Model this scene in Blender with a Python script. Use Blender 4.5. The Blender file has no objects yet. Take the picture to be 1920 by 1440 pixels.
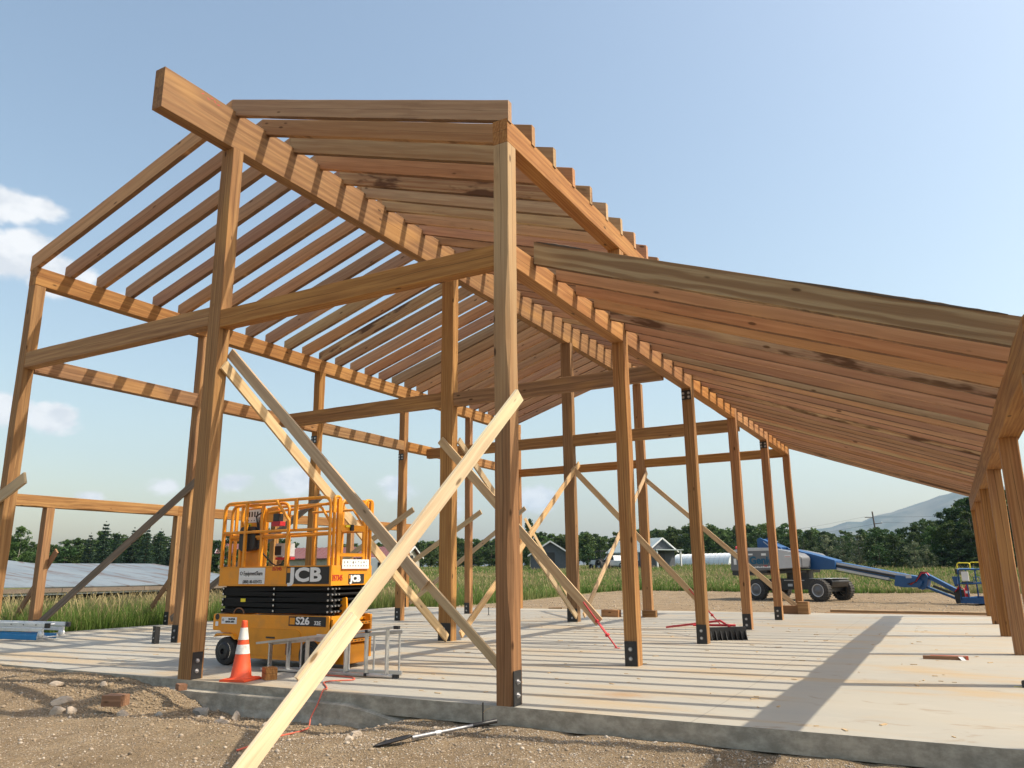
import bpy, bmesh, math, random, zlib
import numpy as np
from mathutils import Vector, Matrix, noise as mnoise
random.seed(7); rng=np.random.default_rng(7)
S=bpy.context.scene; C=S.collection
V=Vector; R=math.radians

# ------------------------------------------------------------------ tags
def tag(o,label=None,cat=None,group=None,kind=None):
    if label:o['label']=label
    if cat:o['category']=cat
    if group:o['group']=group
    if kind:o['kind']=kind
    return o
def empty(name,loc=(0,0,0),rz=0,parent=None):
    o=bpy.data.objects.new(name,None); C.objects.link(o); o.location=loc; o.rotation_euler=(0,0,rz); o.empty_display_size=.2
    if parent:o.parent=parent
    return o
# ------------------------------------------------------------------ materials
def newmat(name):
    m=bpy.data.materials.new(name); m.use_nodes=True; nt=m.node_tree
    b=nt.nodes['Principled BSDF']; return m,nt,b
def N(nt,t,**k):
    n=nt.nodes.new(t)
    for a,v in k.items(): setattr(n,a,v)
    return n
def L(nt,a,b): nt.links.new(a,b)
def math_(nt,op,a,b=None,c=None,clamp=False):
    n=N(nt,'ShaderNodeMath',operation=op,use_clamp=clamp)
    for i,x in enumerate((a,b,c)):
        if x is None: continue
        if isinstance(x,(int,float)): n.inputs[i].default_value=x
        else: L(nt,x,n.inputs[i])
    return n.outputs[0]
def mapr(nt,x,a,b,c=0,d=1,smooth=True):
    n=N(nt,'ShaderNodeMapRange'); n.interpolation_type='SMOOTHSTEP' if smooth else 'LINEAR'
    L(nt,x,n.inputs[0]); 
    for i,v in zip((1,2,3,4),(a,b,c,d)): n.inputs[i].default_value=v
    return n.outputs[0]
def mix(nt,f,a,b,mode='MIX'):
    n=N(nt,'ShaderNodeMix',data_type='RGBA',blend_type=mode)
    for i,x in ((0,f),(6,a),(7,b)):
        if isinstance(x,(int,float)): n.inputs[i].default_value=x
        elif isinstance(x,(tuple,list)): n.inputs[i].default_value=(*x,1) if len(x)==3 else x
        else: L(nt,x,n.inputs[i])
    return n.outputs[2]
def noise(nt,vec,scale,detail=3,rough=.55,dist=0):
    n=N(nt,'ShaderNodeTexNoise'); n.inputs['Scale'].default_value=scale; n.inputs['Detail'].default_value=detail
    n.inputs['Roughness'].default_value=rough; n.inputs['Distortion'].default_value=dist
    if vec is not None: L(nt,vec,n.inputs['Vector'])
    return n.outputs[0]
def vmap(nt,vec,scale=(1,1,1),loc=(0,0,0)):
    n=N(nt,'ShaderNodeMapping'); n.inputs['Scale'].default_value=scale; n.inputs['Location'].default_value=loc
    L(nt,vec,n.inputs['Vector']); return n.outputs[0]
def bump(nt,b,h,st=.3,dist=.01):
    n=N(nt,'ShaderNodeBump'); n.inputs['Strength'].default_value=st; n.inputs['Distance'].default_value=dist
    L(nt,h,n.inputs['Height']); L(nt,n.outputs[0],b.inputs['Normal'])

def wood(name,c1,c2,c3,check=.0035,stain=.5,knotdark=.35,rough=.72,redshift=.5,sap=None,edge=0,blotr=(.60,.78),wavek=.32,kg=.45):
    """sawn timber; object X runs along the grain"""
    m,nt,b=newmat(name)
    tc=N(nt,'ShaderNodeTexCoord'); oi=N(nt,'ShaderNodeObjectInfo')
    rnd=oi.outputs['Random']
    off=N(nt,'ShaderNodeCombineXYZ'); L(nt,math_(nt,'MULTIPLY',rnd,91.7),off.inputs[0]); L(nt,math_(nt,'MULTIPLY',rnd,37.3),off.inputs[1]); L(nt,math_(nt,'MULTIPLY',rnd,13.1),off.inputs[2])
    add=N(nt,'ShaderNodeVectorMath',operation='ADD'); L(nt,tc.outputs['Object'],add.inputs[0]); L(nt,off.outputs[0],add.inputs[1])
    v=add.outputs[0]
    streak=noise(nt,vmap(nt,v,(.35,16,16)),1.6,4,.6)
    fine=noise(nt,vmap(nt,v,(1.5,70,70)),1.5,1,.6)
    w=N(nt,'ShaderNodeTexWave',wave_type='RINGS',rings_direction='X'); w.inputs['Scale'].default_value=7; w.inputs['Distortion'].default_value=5; w.inputs['Detail'].default_value=1.5; w.inputs['Detail Scale'].default_value=.9
    L(nt,vmap(nt,v,(.16,1.2,1.2),(0,.37,.21)),w.inputs['Vector'])
    blot=noise(nt,vmap(nt,v,(.9,4,4)),.9,4,.6)
    col=mix(nt,mapr(nt,streak,.36,.66),c1,c2)
    col=mix(nt,mapr(nt,w.outputs['Fac'],.1,.95,0,wavek),col,c3)
    col=mix(nt,mapr(nt,fine,.45,.75,0,.30),col,c3)
    if sap:
        sx=N(nt,'ShaderNodeSeparateXYZ'); L(nt,tc.outputs['Object'],sx.inputs[0])
        e=math_(nt,'ADD',sx.outputs[0],math_(nt,'MULTIPLY',math_(nt,'SUBTRACT',noise(nt,vmap(nt,v,(.7,9,9)),1.0,4),.5),3.2))
        col=mix(nt,math_(nt,'MULTIPLY',mapr(nt,e,sap[0],sap[1]),.6),col,mix(nt,streak,(.52,.375,.18),(.42,.275,.12)))
    # per-piece hue and value
    r2=math_(nt,'FRACT',math_(nt,'MULTIPLY',rnd,7.77))
    hs=N(nt,'ShaderNodeHueSaturation'); L(nt,mapr(nt,rnd,0,1,.496-.005*redshift,.502+.004*redshift,False),hs.inputs['Hue']); L(nt,mapr(nt,r2,0,1,.84,1.02,False),hs.inputs['Saturation']); 
    r3=math_(nt,'FRACT',math_(nt,'MULTIPLY',rnd,23.3)); L(nt,mapr(nt,r3,0,1,.80,1.16,False),hs.inputs['Value']); L(nt,col,hs.inputs['Color']); col=hs.outputs[0]
    # weather stains
    col=mix(nt,mapr(nt,blot,blotr[0],blotr[1],0,stain),col,(c3[0]*.40,c3[1]*.42,c3[2]*.5))
    blot2=noise(nt,vmap(nt,v,(.5,2.2,2.2),(9,3,1)),1.3,1,.5)
    col=mix(nt,mapr(nt,blot2,.55,.75,0,.35),col,(min(1,c1[0]*1.35),min(1,c1[1]*1.4),min(1,c1[2]*1.4)))
    # knots
    vo=N(nt,'ShaderNodeTexVoronoi'); vo.inputs['Scale'].default_value=1; L(nt,vmap(nt,v,(1.9,5.2,5.2)),vo.inputs['Vector'])
    kn=mapr(nt,vo.outputs['Distance'],.06,.13,1,0)
    ks=N(nt,'ShaderNodeSeparateColor'); L(nt,vo.outputs['Color'],ks.inputs[0])
    kn=math_(nt,'MULTIPLY',kn,mapr(nt,ks.outputs[0],kg,kg+.05,0,1))
    col=mix(nt,math_(nt,'MULTIPLY',kn,.85),col,(c3[0]*knotdark,c3[1]*knotdark,c3[2]*knotdark))
    # drying checks along the middle of each face
    if check>0:
        sp=N(nt,'ShaderNodeSeparateXYZ'); L(nt,tc.outputs['Object'],sp.inputs[0])
        wob=math_(nt,'MULTIPLY',math_(nt,'SUBTRACT',noise(nt,vmap(nt,v,(.7,0,0)),1.0,1),.5),.10)
        gate=mapr(nt,noise(nt,vmap(nt,v,(.45,0,0),(5,0,0)),1.0,0),.40,.50,0,1)
        ly=mapr(nt,math_(nt,'ABSOLUTE',math_(nt,'ADD',sp.outputs[1],wob)),check*.35,check,1,0)
        lz=mapr(nt,math_(nt,'ABSOLUTE',math_(nt,'ADD',sp.outputs[2],wob)),check*.35,check,1,0)
        ck=math_(nt,'MULTIPLY',math_(nt,'MAXIMUM',ly,lz),gate)
        col=mix(nt,math_(nt,'MULTIPLY',ck,.85),col,(.035,.016,.008))
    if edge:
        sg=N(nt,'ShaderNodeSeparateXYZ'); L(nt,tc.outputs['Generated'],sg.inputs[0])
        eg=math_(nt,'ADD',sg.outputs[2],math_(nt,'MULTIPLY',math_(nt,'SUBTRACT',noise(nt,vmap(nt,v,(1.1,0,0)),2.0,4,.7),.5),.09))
        col=mix(nt,mapr(nt,eg,edge*.3,edge,.75,0),col,(.07,.032,.016))  # lower edge darkened: underside shade painted in, together with a dark bark line
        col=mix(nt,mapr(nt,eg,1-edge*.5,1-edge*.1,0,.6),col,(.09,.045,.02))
    L(nt,col,b.inputs['Base Color']); b.inputs['Roughness'].default_value=rough; b.inputs['Specular IOR Level'].default_value=.25
    bump(nt,b,math_(nt,'ADD',streak,math_(nt,'MULTIPLY',fine,.6)),.35,.006)
    return m
M={}
M['fir']=wood('fir_timber',(.385,.198,.060),(.285,.128,.035),(.14,.054,.014))
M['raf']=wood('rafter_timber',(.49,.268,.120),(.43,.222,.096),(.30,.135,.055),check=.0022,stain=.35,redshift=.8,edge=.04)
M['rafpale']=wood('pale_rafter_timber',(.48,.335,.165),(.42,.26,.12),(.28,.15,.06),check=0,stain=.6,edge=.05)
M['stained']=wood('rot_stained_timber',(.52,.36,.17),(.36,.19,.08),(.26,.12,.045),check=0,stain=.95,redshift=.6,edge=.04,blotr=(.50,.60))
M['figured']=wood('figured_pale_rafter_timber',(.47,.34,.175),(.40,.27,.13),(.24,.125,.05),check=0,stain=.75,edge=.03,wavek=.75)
M['corner']=wood('sapwood_corner_timber',(.29,.14,.045),(.22,.094,.026),(.12,.044,.012),sap=(1.6,5.6),stain=.6)
M['pale']=wood('pale_fir',(.66,.48,.25),(.56,.37,.17),(.36,.2,.08),check=.003,stain=.4)
M['new']=wood('new_spruce_board',(.86,.70,.43),(.78,.56,.32),(.58,.36,.17),check=0,stain=.4,knotdark=.28,redshift=.3,kg=.05)
M['brace']=wood('spruce_board',(.56,.41,.225),(.50,.34,.175),(.34,.21,.10),check=0,stain=.45)
M['grey']=wood('weathered_board',(.24,.185,.135),(.18,.135,.095),(.11,.08,.055),check=0,stain=.5)
def plain(name,col,rough=.5,metal=0,nz=.15,scale=8,spec=.5,bumps=0,emit=None,dirt=None):
    m,nt,b=newmat(name); tc=N(nt,'ShaderNodeTexCoord')
    n=noise(nt,tc.outputs['Object'],scale,5,.6)
    d=dirt or tuple(c*.55 for c in col)
    L(nt,mix(nt,mapr(nt,n,.42,.75,0,nz*2),col,d),b.inputs['Base Color'])
    b.inputs['Roughness'].default_value=rough; b.inputs['Metallic'].default_value=metal; b.inputs['Specular IOR Level'].default_value=spec
    if bumps: bump(nt,b,noise(nt,tc.outputs['Object'],scale*6,3),bumps,.004)
    return m
M['black']=plain('black_steel',(.018,.018,.02),.45,0,.3,9)
M['blackm']=plain('matt_black_steel',(.006,.006,.0065),.65,0,.2,9,spec=.25)
M['bolt']=plain('bolt_zinc',(.6,.6,.62),.35,.9,.1)
M['orange']=plain('orange_machine_paint',(.80,.30,.010),.42,0,.24,4,dirt=(.45,.22,.06))
M['odark']=plain('orange_frame_paint',(.70,.27,.01),.42,0,.2,4)
M['rubber']=plain('tyre_rubber',(.035,.034,.033),.85,0,.3,12,bumps=.3,dirt=(.13,.11,.085))
M['white']=plain('white_sticker',(.78,.78,.77),.5,0,.08,6)
M['blacks']=plain('black_sticker',(.02,.02,.02),.5,0,.05)
M['silver']=plain('letter_silver',(.62,.62,.63),.45,0,.05)
M['red']=plain('red_paint',(.50,.02,.03),.5,0,.15)
M['yel']=plain('yellow_sticker',(.85,.7,.03),.5,0,.1)
M['blue']=plain('boom_blue_paint',(.008,.075,.22),.4,0,.15,2)
M['grayp']=plain('turret_grey_paint',(.15,.155,.165),.45,0,.12,2)
M['lgray']=plain('light_grey_paint',(.52,.53,.54),.45,0,.12,2)
M['lblue']=plain('lettering_blue',(.0,.085,.17),.5,0,.02)
M['alu']=plain('aluminium',(.55,.56,.57),.38,.85,.25,10)
M['rust']=plain('rusty_tin',(.25,.12,.06),.8,0,.4,4)
M['cone']=plain('cone_orange',(.80,.085,.02),.55,0,.18,9,dirt=(.42,.09,.05))
M['conew']=plain('cone_band_white',(.72,.70,.66),.5,0,.3,14,dirt=(.3,.27,.23))
M['cord']=plain('cord_red',(.62,.13,.08),.5,0,.1)
M['bluefg']=plain('fibreglass_blue',(.02,.22,.50),.5,0,.15)
M['whiteal']=plain('white_aluminium',(.75,.76,.77),.4,.3,.15,10)
M['glass']=plain('dark_glass',(.02,.025,.03),.1,0,.05)
M['carw']=plain('car_white_paint',(.62,.63,.64),.35,0,.1)
M['sidingd']=plain('dark_siding',(.075,.085,.10),.8,0,.2,3)
M['roofm']=plain('pale_metal_roof',(.36,.42,.43),.5,.2,.15,1.2)
M['roofred']=plain('red_brown_roof',(.17,.07,.07),.7,0,.2,1.2)
M['plastic']=plain('greenhouse_film',(.66,.70,.72),.45,0,.12,1.5)
M['bark']=plain('pale_bark',(.40,.37,.31),.9,0,.45,3,bumps=.3)
M['barkd']=plain('dark_bark',(.10,.075,.055),.9,0,.3,3)
M['rock']=plain('field_stone',(.44,.36,.28),.9,0,.35,14,bumps=.6)
M['rockg']=plain('grey_stone',(.30,.275,.235),.9,0,.3,14,bumps=.5)
M['polew']=plain('pole_wood',(.10,.075,.06),.9,0,.2)
M['steel']=plain('worn_steel',(.30,.30,.31),.45,.6,.3,14)
M['redblk']=wood('red_brown_offcut',(.30,.155,.075),(.24,.115,.05),(.14,.06,.025),check=0)
def leafmat(name,c1,c2,tr=.25):
    m,nt,b=newmat(name); g=N(nt,'ShaderNodeNewGeometry'); oi=N(nt,'ShaderNodeObjectInfo')
    at=N(nt,'ShaderNodeAttribute',attribute_name='clump')
    col=mix(nt,at.outputs['Fac'],c1,c2)
    hs=N(nt,'ShaderNodeHueSaturation'); L(nt,mapr(nt,oi.outputs['Random'],0,1,.475,.52,False),hs.inputs['Hue'])
    L(nt,mapr(nt,math_(nt,'FRACT',math_(nt,'MULTIPLY',oi.outputs['Random'],9.3)),0,1,.75,1.3,False),hs.inputs['Value']); L(nt,col,hs.inputs['Color'])
    L(nt,hs.outputs[0],b.inputs['Base Color']); b.inputs['Roughness'].default_value=.6; b.inputs['Specular IOR Level'].default_value=.2
    tb=N(nt,'ShaderNodeBsdfTranslucent'); L(nt,hs.outputs[0],tb.inputs['Color'])
    ms=N(nt,'ShaderNodeMixShader'); ms.inputs[0].default_value=tr; L(nt,b.outputs[0],ms.inputs[1]); L(nt,tb.outputs[0],ms.inputs[2])
    L(nt,ms.outputs[0],nt.nodes['Material Output'].inputs['Surface']); return m
M['leaf']=leafmat('aspen_leaves',(.042,.082,.02),(.105,.165,.042))
M['leafd']=leafmat('dark_broadleaf',(.028,.058,.018),(.07,.118,.032))
M['leafp']=leafmat('silver_willow_leaves',(.075,.10,.055),(.14,.17,.09))
M['needle']=leafmat('conifer_needles',(.013,.032,.02),(.035,.062,.036),.1)

# concrete
def concrete():
    m,nt,b=newmat('concrete_floor'); tc=N(nt,'ShaderNodeTexCoord'); v=tc.outputs['Object']
    big=noise(nt,vmap(nt,v,(.35,.8,1)),1.0,6,.6,.4); mid=noise(nt,vmap(nt,v,(1.2,3.2,1)),1.2,6,.65,.6); fine=noise(nt,v,60,4,.7)
    col=mix(nt,mapr(nt,big,.35,.68),(.385,.358,.30),(.355,.338,.295))
    # tan sawdust and clay smears
    sm=noise(nt,vmap(nt,v,(.28,.9,1),(4,2,0)),1.1,7,.62,.8)
    col=mix(nt,mapr(nt,sm,.47,.66,0,.75),col,(.42,.31,.18))
    st=noise(nt,vmap(nt,v,(2.2,4,1)),.9,5,.6,1.0)
    col=mix(nt,mapr(nt,st,.58,.72,0,.6),col,(.27,.20,.13))
    # one brown stain near the front post
    ds=N(nt,'ShaderNodeVectorMath',operation='DISTANCE'); L(nt,vmap(nt,v,(1,1.3,1),(0,0,0)),ds.inputs[0]); ds.inputs[1].default_value=(.93,1.55,0)
    dd=math_(nt,'ADD',ds.outputs['Value'],math_(nt,'MULTIPLY',math_(nt,'SUBTRACT',noise(nt,v,5,5,.7),.5),.55))
    col=mix(nt,mapr(nt,dd,.02,.42,.75,0),col,(.36,.22,.11))
    col=mix(nt,mapr(nt,mid,.5,.72,0,.35),col,(.43,.405,.35))
    col=mix(nt,mapr(nt,fine,.55,.8,0,.35),col,(.33,.31,.28))
    sp=N(nt,'ShaderNodeSeparateXYZ'); L(nt,v,sp.inputs[0])
    wob=math_(nt,'MULTIPLY',math_(nt,'SUBTRACT',noise(nt,v,3,2),.5),.02)
    j=None
    for ax,val in ((0,2.04),(0,-7.3),(0,-2.4),(1,9.2),(1,4.6),(1,13.9)):
        l=mapr(nt,math_(nt,'ABSOLUTE',math_(nt,'ADD',math_(nt,'SUBTRACT',sp.outputs[ax],val),wob)),.004,.010,1,0)
        j=l if j is None else math_(nt,'MAXIMUM',j,l)
    col=mix(nt,math_(nt,'MULTIPLY',j,.5),col,(.2,.18,.15))
    L(nt,col,b.inputs['Base Color']); b.inputs['Roughness'].default_value=.62; b.inputs['Specular IOR Level'].default_value=.3
    bump(nt,b,math_(nt,'ADD',fine,mid),.12,.004); return m
M['conc']=concrete()
def concside():
    m,nt,b=newmat('formed_concrete_edge'); tc=N(nt,'ShaderNodeTexCoord'); v=tc.outputs['Object']
    n=noise(nt,vmap(nt,v,(2.2,1,3.5)),2.2,6,.7); f=noise(nt,v,55,5,.75)
    col=mix(nt,mapr(nt,n,.35,.7),(.26,.23,.18),(.46,.41,.33)); col=mix(nt,mapr(nt,f,.58,.75,0,.7),col,(.07,.065,.055))
    dr=noise(nt,vmap(nt,v,(5,1,.6)),1.2,4,.6); col=mix(nt,mapr(nt,dr,.55,.75,0,.5),col,(.34,.30,.24))
    L(nt,col,b.inputs['Base Color']); b.inputs['Roughness'].default_value=.85; bump(nt,b,math_(nt,'ADD',f,n),.25,.006); return m
M['concs']=concside()
def groundmat():
    m,nt,b=newmat('site_dirt_and_meadow'); tc=N(nt,'ShaderNodeTexCoord'); v=tc.outputs['Object']
    big=noise(nt,v,.6,6,.6,.5); mid=noise(nt,v,4,7,.7,.4); fine=noise(nt,v,40,5,.75)
    col=mix(nt,mapr(nt,big,.35,.65),(.33,.245,.152),(.245,.178,.11)); col=mix(nt,mapr(nt,mid,.4,.7,0,.7),col,(.40,.31,.205))
    col=mix(nt,mapr(nt,fine,.46,.68,0,.85),col,(.13,.09,.055))
    vo=N(nt,'ShaderNodeTexVoronoi'); vo.inputs['Scale'].default_value=42; vo.inputs['Randomness'].default_value=1; L(nt,v,vo.inputs['Vector'])
    sc=N(nt,'ShaderNodeSeparateColor'); L(nt,vo.outputs['Color'],sc.inputs[0])
    pm=math_(nt,'MULTIPLY',mapr(nt,vo.outputs['Distance'],.28,.42,1,0),mapr(nt,sc.outputs[0],.35,.45,0,1))
    pc=mix(nt,sc.outputs[1],(.30,.23,.17),(.58,.48,.37)); 
    pcover=mapr(nt,noise(nt,v,.9,3,.5),.35,.6,.25,1)
    col=mix(nt,math_(nt,'MULTIPLY',pm,pcover),col,pc)
    at=N(nt,'ShaderNodeAttribute',attribute_name='grass')
    gcol=mix(nt,mapr(nt,noise(nt,vmap(nt,v,(.06,.16,1)),1,6,.65,.6),.35,.65),(.085,.115,.028),(.20,.175,.065)); gcol=mix(nt,mapr(nt,noise(nt,v,2.5,5,.7),.4,.7,0,.6),gcol,(.06,.09,.022))
    gn=math_(nt,'ADD',at.outputs['Fac'],math_(nt,'MULTIPLY',math_(nt,'SUBTRACT',noise(nt,v,.8,6,.7),.5),.9))
    col=mix(nt,mapr(nt,gn,.45,.6),col,gcol)
    L(nt,col,b.inputs['Base Color']); b.inputs['Roughness'].default_value=.95; b.inputs['Specular IOR Level'].default_value=.1
    h=math_(nt,'ADD',math_(nt,'ADD',fine,math_(nt,'MULTIPLY',mid,1.5)),math_(nt,'MULTIPLY',pm,.9)); bump(nt,b,h,1.0,.03); return m
M['ground']=groundmat()
def grassmat():
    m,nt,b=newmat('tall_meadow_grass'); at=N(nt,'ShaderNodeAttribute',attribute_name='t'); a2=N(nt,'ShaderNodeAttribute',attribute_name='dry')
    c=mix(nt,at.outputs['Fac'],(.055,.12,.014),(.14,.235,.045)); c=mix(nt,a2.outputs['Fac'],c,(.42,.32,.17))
    L(nt,c,b.inputs['Base Color']); b.inputs['Roughness'].default_value=.6; b.inputs['Specular IOR Level'].default_value=.2
    tb=N(nt,'ShaderNodeBsdfTranslucent'); L(nt,c,tb.inputs['Color']); ms=N(nt,'ShaderNodeMixShader'); ms.inputs[0].default_value=.35
    L(nt,b.outputs[0],ms.inputs[1]); L(nt,tb.outputs[0],ms.inputs[2]); L(nt,ms.outputs[0],nt.nodes['Material Output'].inputs['Surface']); return m
M['grass']=grassmat()
def tinroof():
    m,nt,b=newmat('old_tin_roof'); tc=N(nt,'ShaderNodeTexCoord'); v=tc.outputs['Object']
    n=noise(nt,vmap(nt,v,(.25,2.2,1)),1.1,6,.65,.3); n2=noise(nt,vmap(nt,v,(.15,.5,1)),1,4,.6)
    col=mix(nt,mapr(nt,n2,.35,.65),(.15,.18,.205),(.20,.235,.26)); col=mix(nt,mapr(nt,n,.53,.60,0,.8),col,(.12,.075,.055))
    sp=N(nt,'ShaderNodeSeparateXYZ'); L(nt,v,sp.inputs[0])
    s=math_(nt,'FRACT',math_(nt,'MULTIPLY',sp.outputs[1],1.25)); col=mix(nt,mapr(nt,s,.9,.97,0,.45),col,(.25,.25,.26))
    L(nt,col,b.inputs['Base Color']); b.inputs['Roughness'].default_value=.55; b.inputs['Metallic'].default_value=.15; return m
M['tin']=tinroof()
def mountmat():
    m,nt,b=newmat('mountain_forest_slope'); tc=N(nt,'ShaderNodeTexCoord'); n=noise(nt,tc.outputs['Object'],.006,8,.65)
    L(nt,mix(nt,mapr(nt,n,.4,.62),(.045,.065,.045),(.13,.13,.10)),b.inputs['Base Color']); b.inputs['Roughness'].default_value=.95; return m
M['mount']=mountmat()

# ------------------------------------------------------------------ mesh builder
class MB:
    def __init__(s): s.v=[];s.f=[];s.m=[];s.mats=[];s.cur=0;s.sm=[]
    def mat(s,k):
        if k not in s.mats: s.mats.append(k)
        s.cur=s.mats.index(k); return s
    def add(s,vs,fs,smooth=False):
        o=len(s.v); s.v+= [tuple(x) for x in vs]; s.f+=[tuple(i+o for i in f) for f in fs]; s.m+=[s.cur]*len(fs); s.sm+=[smooth]*len(fs); return s
    def box(s,a,b,T=None):
        x0,y0,z0=[min(p,q) for p,q in zip(a,b)]; x1,y1,z1=[max(p,q) for p,q in zip(a,b)]
        vs=[V(p) for p in ((x0,y0,z0),(x1,y0,z0),(x1,y1,z0),(x0,y1,z0),(x0,y0,z1),(x1,y0,z1),(x1,y1,z1),(x0,y1,z1))]
        if T: vs=[T@p for p in vs]
        return s.add(vs,[(0,3,2,1),(4,5,6,7),(0,1,5,4),(1,2,6,5),(2,3,7,6),(3,0,4,7)])
    def bar(s,A,B,w,h,up=(0,0,1)):
        A,B=V(A),V(B); d=(B-A); l=d.length; T=frame(A,B,up); return s.box((0,-w/2,-h/2),(l,w/2,h/2),T)
    def prism(s,pts,y0,y1,T=None):
        n=len(pts); vs=[V((x,y0,z)) for x,z in pts]+[V((x,y1,z)) for x,z in pts]
        if T: vs=[T@p for p in vs]
        ar=sum(pts[i][0]*pts[(i+1)%n][1]-pts[(i+1)%n][0]*pts[i][1] for i in range(n))
        fr=list(range(n)); bk=[n+i for i in range(n)][::-1]
        if ar<0: fr=fr[::-1]; bk=bk[::-1]
        sides=[((i+1)%n,i,n+i,n+(i+1)%n) if ar>0 else (i,(i+1)%n,n+(i+1)%n,n+i) for i in range(n)]
        return s.add(vs,[tuple(fr),tuple(bk)]+sides)
    def tube(s,pts,r,n=8,close=False,r2=None):
        pts=[V(p) for p in pts]; rings=[]; m=len(pts); up=V((0,0,1)); o=len(s.v); prev=None
        for i,p in enumerate(pts):
            d=(pts[min(i+1,m-1)]-pts[max(i-1,0)]).normalized()
            if prev is None:
                a=d.cross(up); 
                if a.length<.05: a=d.cross(V((0,1,0)))
                a.normalize()
            else:
                a=(prev-d*prev.dot(d)).normalized()
            prev=a; b=d.cross(a); rr=r if r2 is None else r+(r2-r)*i/(m-1)
            rings.append([p+(a*math.cos(t)+b*math.sin(t))*rr for t in [2*math.pi*k/n for k in range(n)]])
        vs=[q for rg in rings for q in rg]; fs=[]
        for i in range(m-1):
            for k in range(n):
                fs.append((i*n+k,i*n+(k+1)%n,(i+1)*n+(k+1)%n,(i+1)*n+k))
        s.add(vs,fs,True); s.add(rings[0],[tuple(range(n))[::-1]]); s.add(rings[-1],[tuple(range(n))]); return s
    def lathe(s,prof,n=20,T=None,smooth=True):
        vs=[];fs=[]
        for r,z in prof:
            for k in range(n):
                t=2*math.pi*k/n; p=V((r*math.cos(t),r*math.sin(t),z)); vs.append(T@p if T else p)
        for i in range(len(prof)-1):
            for k in range(n): fs.append((i*n+k,i*n+(k+1)%n,(i+1)*n+(k+1)%n,(i+1)*n+k))
        s.add(vs,fs,smooth); return s
    def build(s,name,parent=None,loc=None,bevel=0,T=None):
        me=bpy.data.meshes.new(name); me.from_pydata(s.v,[],s.f)
        for k in s.mats: me.materials.append(M[k])
        me.polygons.foreach_set('material_index',s.m); me.polygons.foreach_set('use_smooth',s.sm); me.update()
        o=bpy.data.objects.new(name,me); C.objects.link(o)
        if parent: o.parent=parent
        if T is not None: o.matrix_basis=T
        if loc: o.location=loc
        if bevel:
            b=o.modifiers.new('bevel','BEVEL'); b.width=bevel; b.segments=2; b.limit_method='ANGLE'; b.angle_limit=R(40)
        return o
def frame(A,B,up=(0,0,1)):
    A,B=V(A),V(B); x=(B-A).normalized(); u=V(up)
    y=u.cross(x)
    if y.length<.01: y=V((0,1,0)).cross(x) if abs(x.y)<.9 else V((1,0,0)).cross(x)
    y.normalize(); z=x.cross(y)
    return Matrix(((x.x,y.x,z.x,A.x),(x.y,y.y,z.y,A.y),(x.z,y.z,z.z,A.z),(0,0,0,1)))
def rot(T_or_axis,ang,loc=(0,0,0)): return Matrix.Translation(loc)@Matrix.Rotation(ang,4,T_or_axis)

def timber(name,A,B,w,h,mat,parent=None,up=(0,0,1),wob=.004,ch=.006,cuta=0,cutb=0,wane=0,seed=None,bow=0):
    """sawn timber of width w (sideways) and depth h, chamfered, very slightly uneven; local X along it.
    cuta/cutb: dx per dz of the end cuts (plumb cuts)"""
    rd=random.Random(seed if seed is not None else zlib.crc32(('%.2f %.2f %.2f '%tuple(A)+name).encode())&0xffff)
    A,B=V(A),V(B); T=frame(A,B,up); l=(B-A).length; n=max(2,int(l/.35))
    wv=rd.choice([0,1,2,3]); ph=rd.random()*9
    prof=lambda c0:[(-w/2+c0[0],-h/2),(w/2-c0[1],-h/2),(w/2,-h/2+c0[1]),(w/2,h/2-c0[2]),(w/2-c0[2],h/2),(-w/2+c0[3],h/2),(-w/2,h/2-c0[3]),(-w/2,-h/2+c0[0])]
    vs=[];fs=[]
    for i in range(n+1):
        t=i/n; x=l*t; c=[ch]*4
        if wane: c[wv]=ch+wane*max(0,mnoise.noise(V((x*.9+ph,ph,0)))*1.8+.15); c[(wv+1)%4]=ch+.5*wane*max(0,mnoise.noise(V((x*1.2+ph,3,ph))))
        oy=wob*mnoise.noise(V((x*.8,ph,1))); oz=wob*mnoise.noise(V((x*.8,ph,7)))+bow*math.sin(math.pi*t)
        for (py,pz) in prof(c):
            xx=x
            if i==0: xx+=cuta*pz
            if i==n: xx+=cutb*pz
            if 0<i<n: xx+= (cuta*pz*max(0,1-i*.5)+cutb*pz*max(0,1-(n-i)*.5))
            vs.append((xx,py+oy+rd.uniform(-1,1)*wob*.35,pz+oz+rd.uniform(-1,1)*wob*.35))
    for i in range(n):
        for k in range(8): fs.append((i*8+k,i*8+(k+1)%8,(i+1)*8+(k+1)%8,(i+1)*8+k))
    fs.append(tuple(range(8))[::-1]); fs.append(tuple(n*8+k for k in range(8)))
    mb=MB().mat(mat); mb.add(vs,fs)
    return mb.build(name,parent,T=T)

# ------------------------------------------------------------------ camera
cx,cy,H=4.2639,-7.3442,1.35
yaw,pitch,roll,fpx=R(-28.7907),R(13.5826),R(-0.6081),1446.9956
fwd=V((math.sin(yaw)*math.cos(pitch),math.cos(yaw)*math.cos(pitch),math.sin(pitch)))
rt=V((math.cos(yaw),-math.sin(yaw),0)); upv=rt.cross(fwd)
r2=rt*math.cos(roll)+upv*math.sin(roll); u2=-rt*math.sin(roll)+upv*math.cos(roll)
cam=bpy.data.cameras.new('camera'); co=bpy.data.objects.new('camera',cam); C.objects.link(co)
b=-fwd; co.matrix_world=Matrix(((r2.x,u2.x,b.x,cx),(r2.y,u2.y,b.y,cy),(r2.z,u2.z,b.z,H),(0,0,0,1)))
cam.sensor_width=36; cam.lens=fpx/1920*36; cam.clip_end=20000; cam.clip_start=.05
S.camera=co
def pol(az,d,z=0): a=R(az); return V((cx+d*math.sin(a),cy+d*math.cos(a),z))

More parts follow.
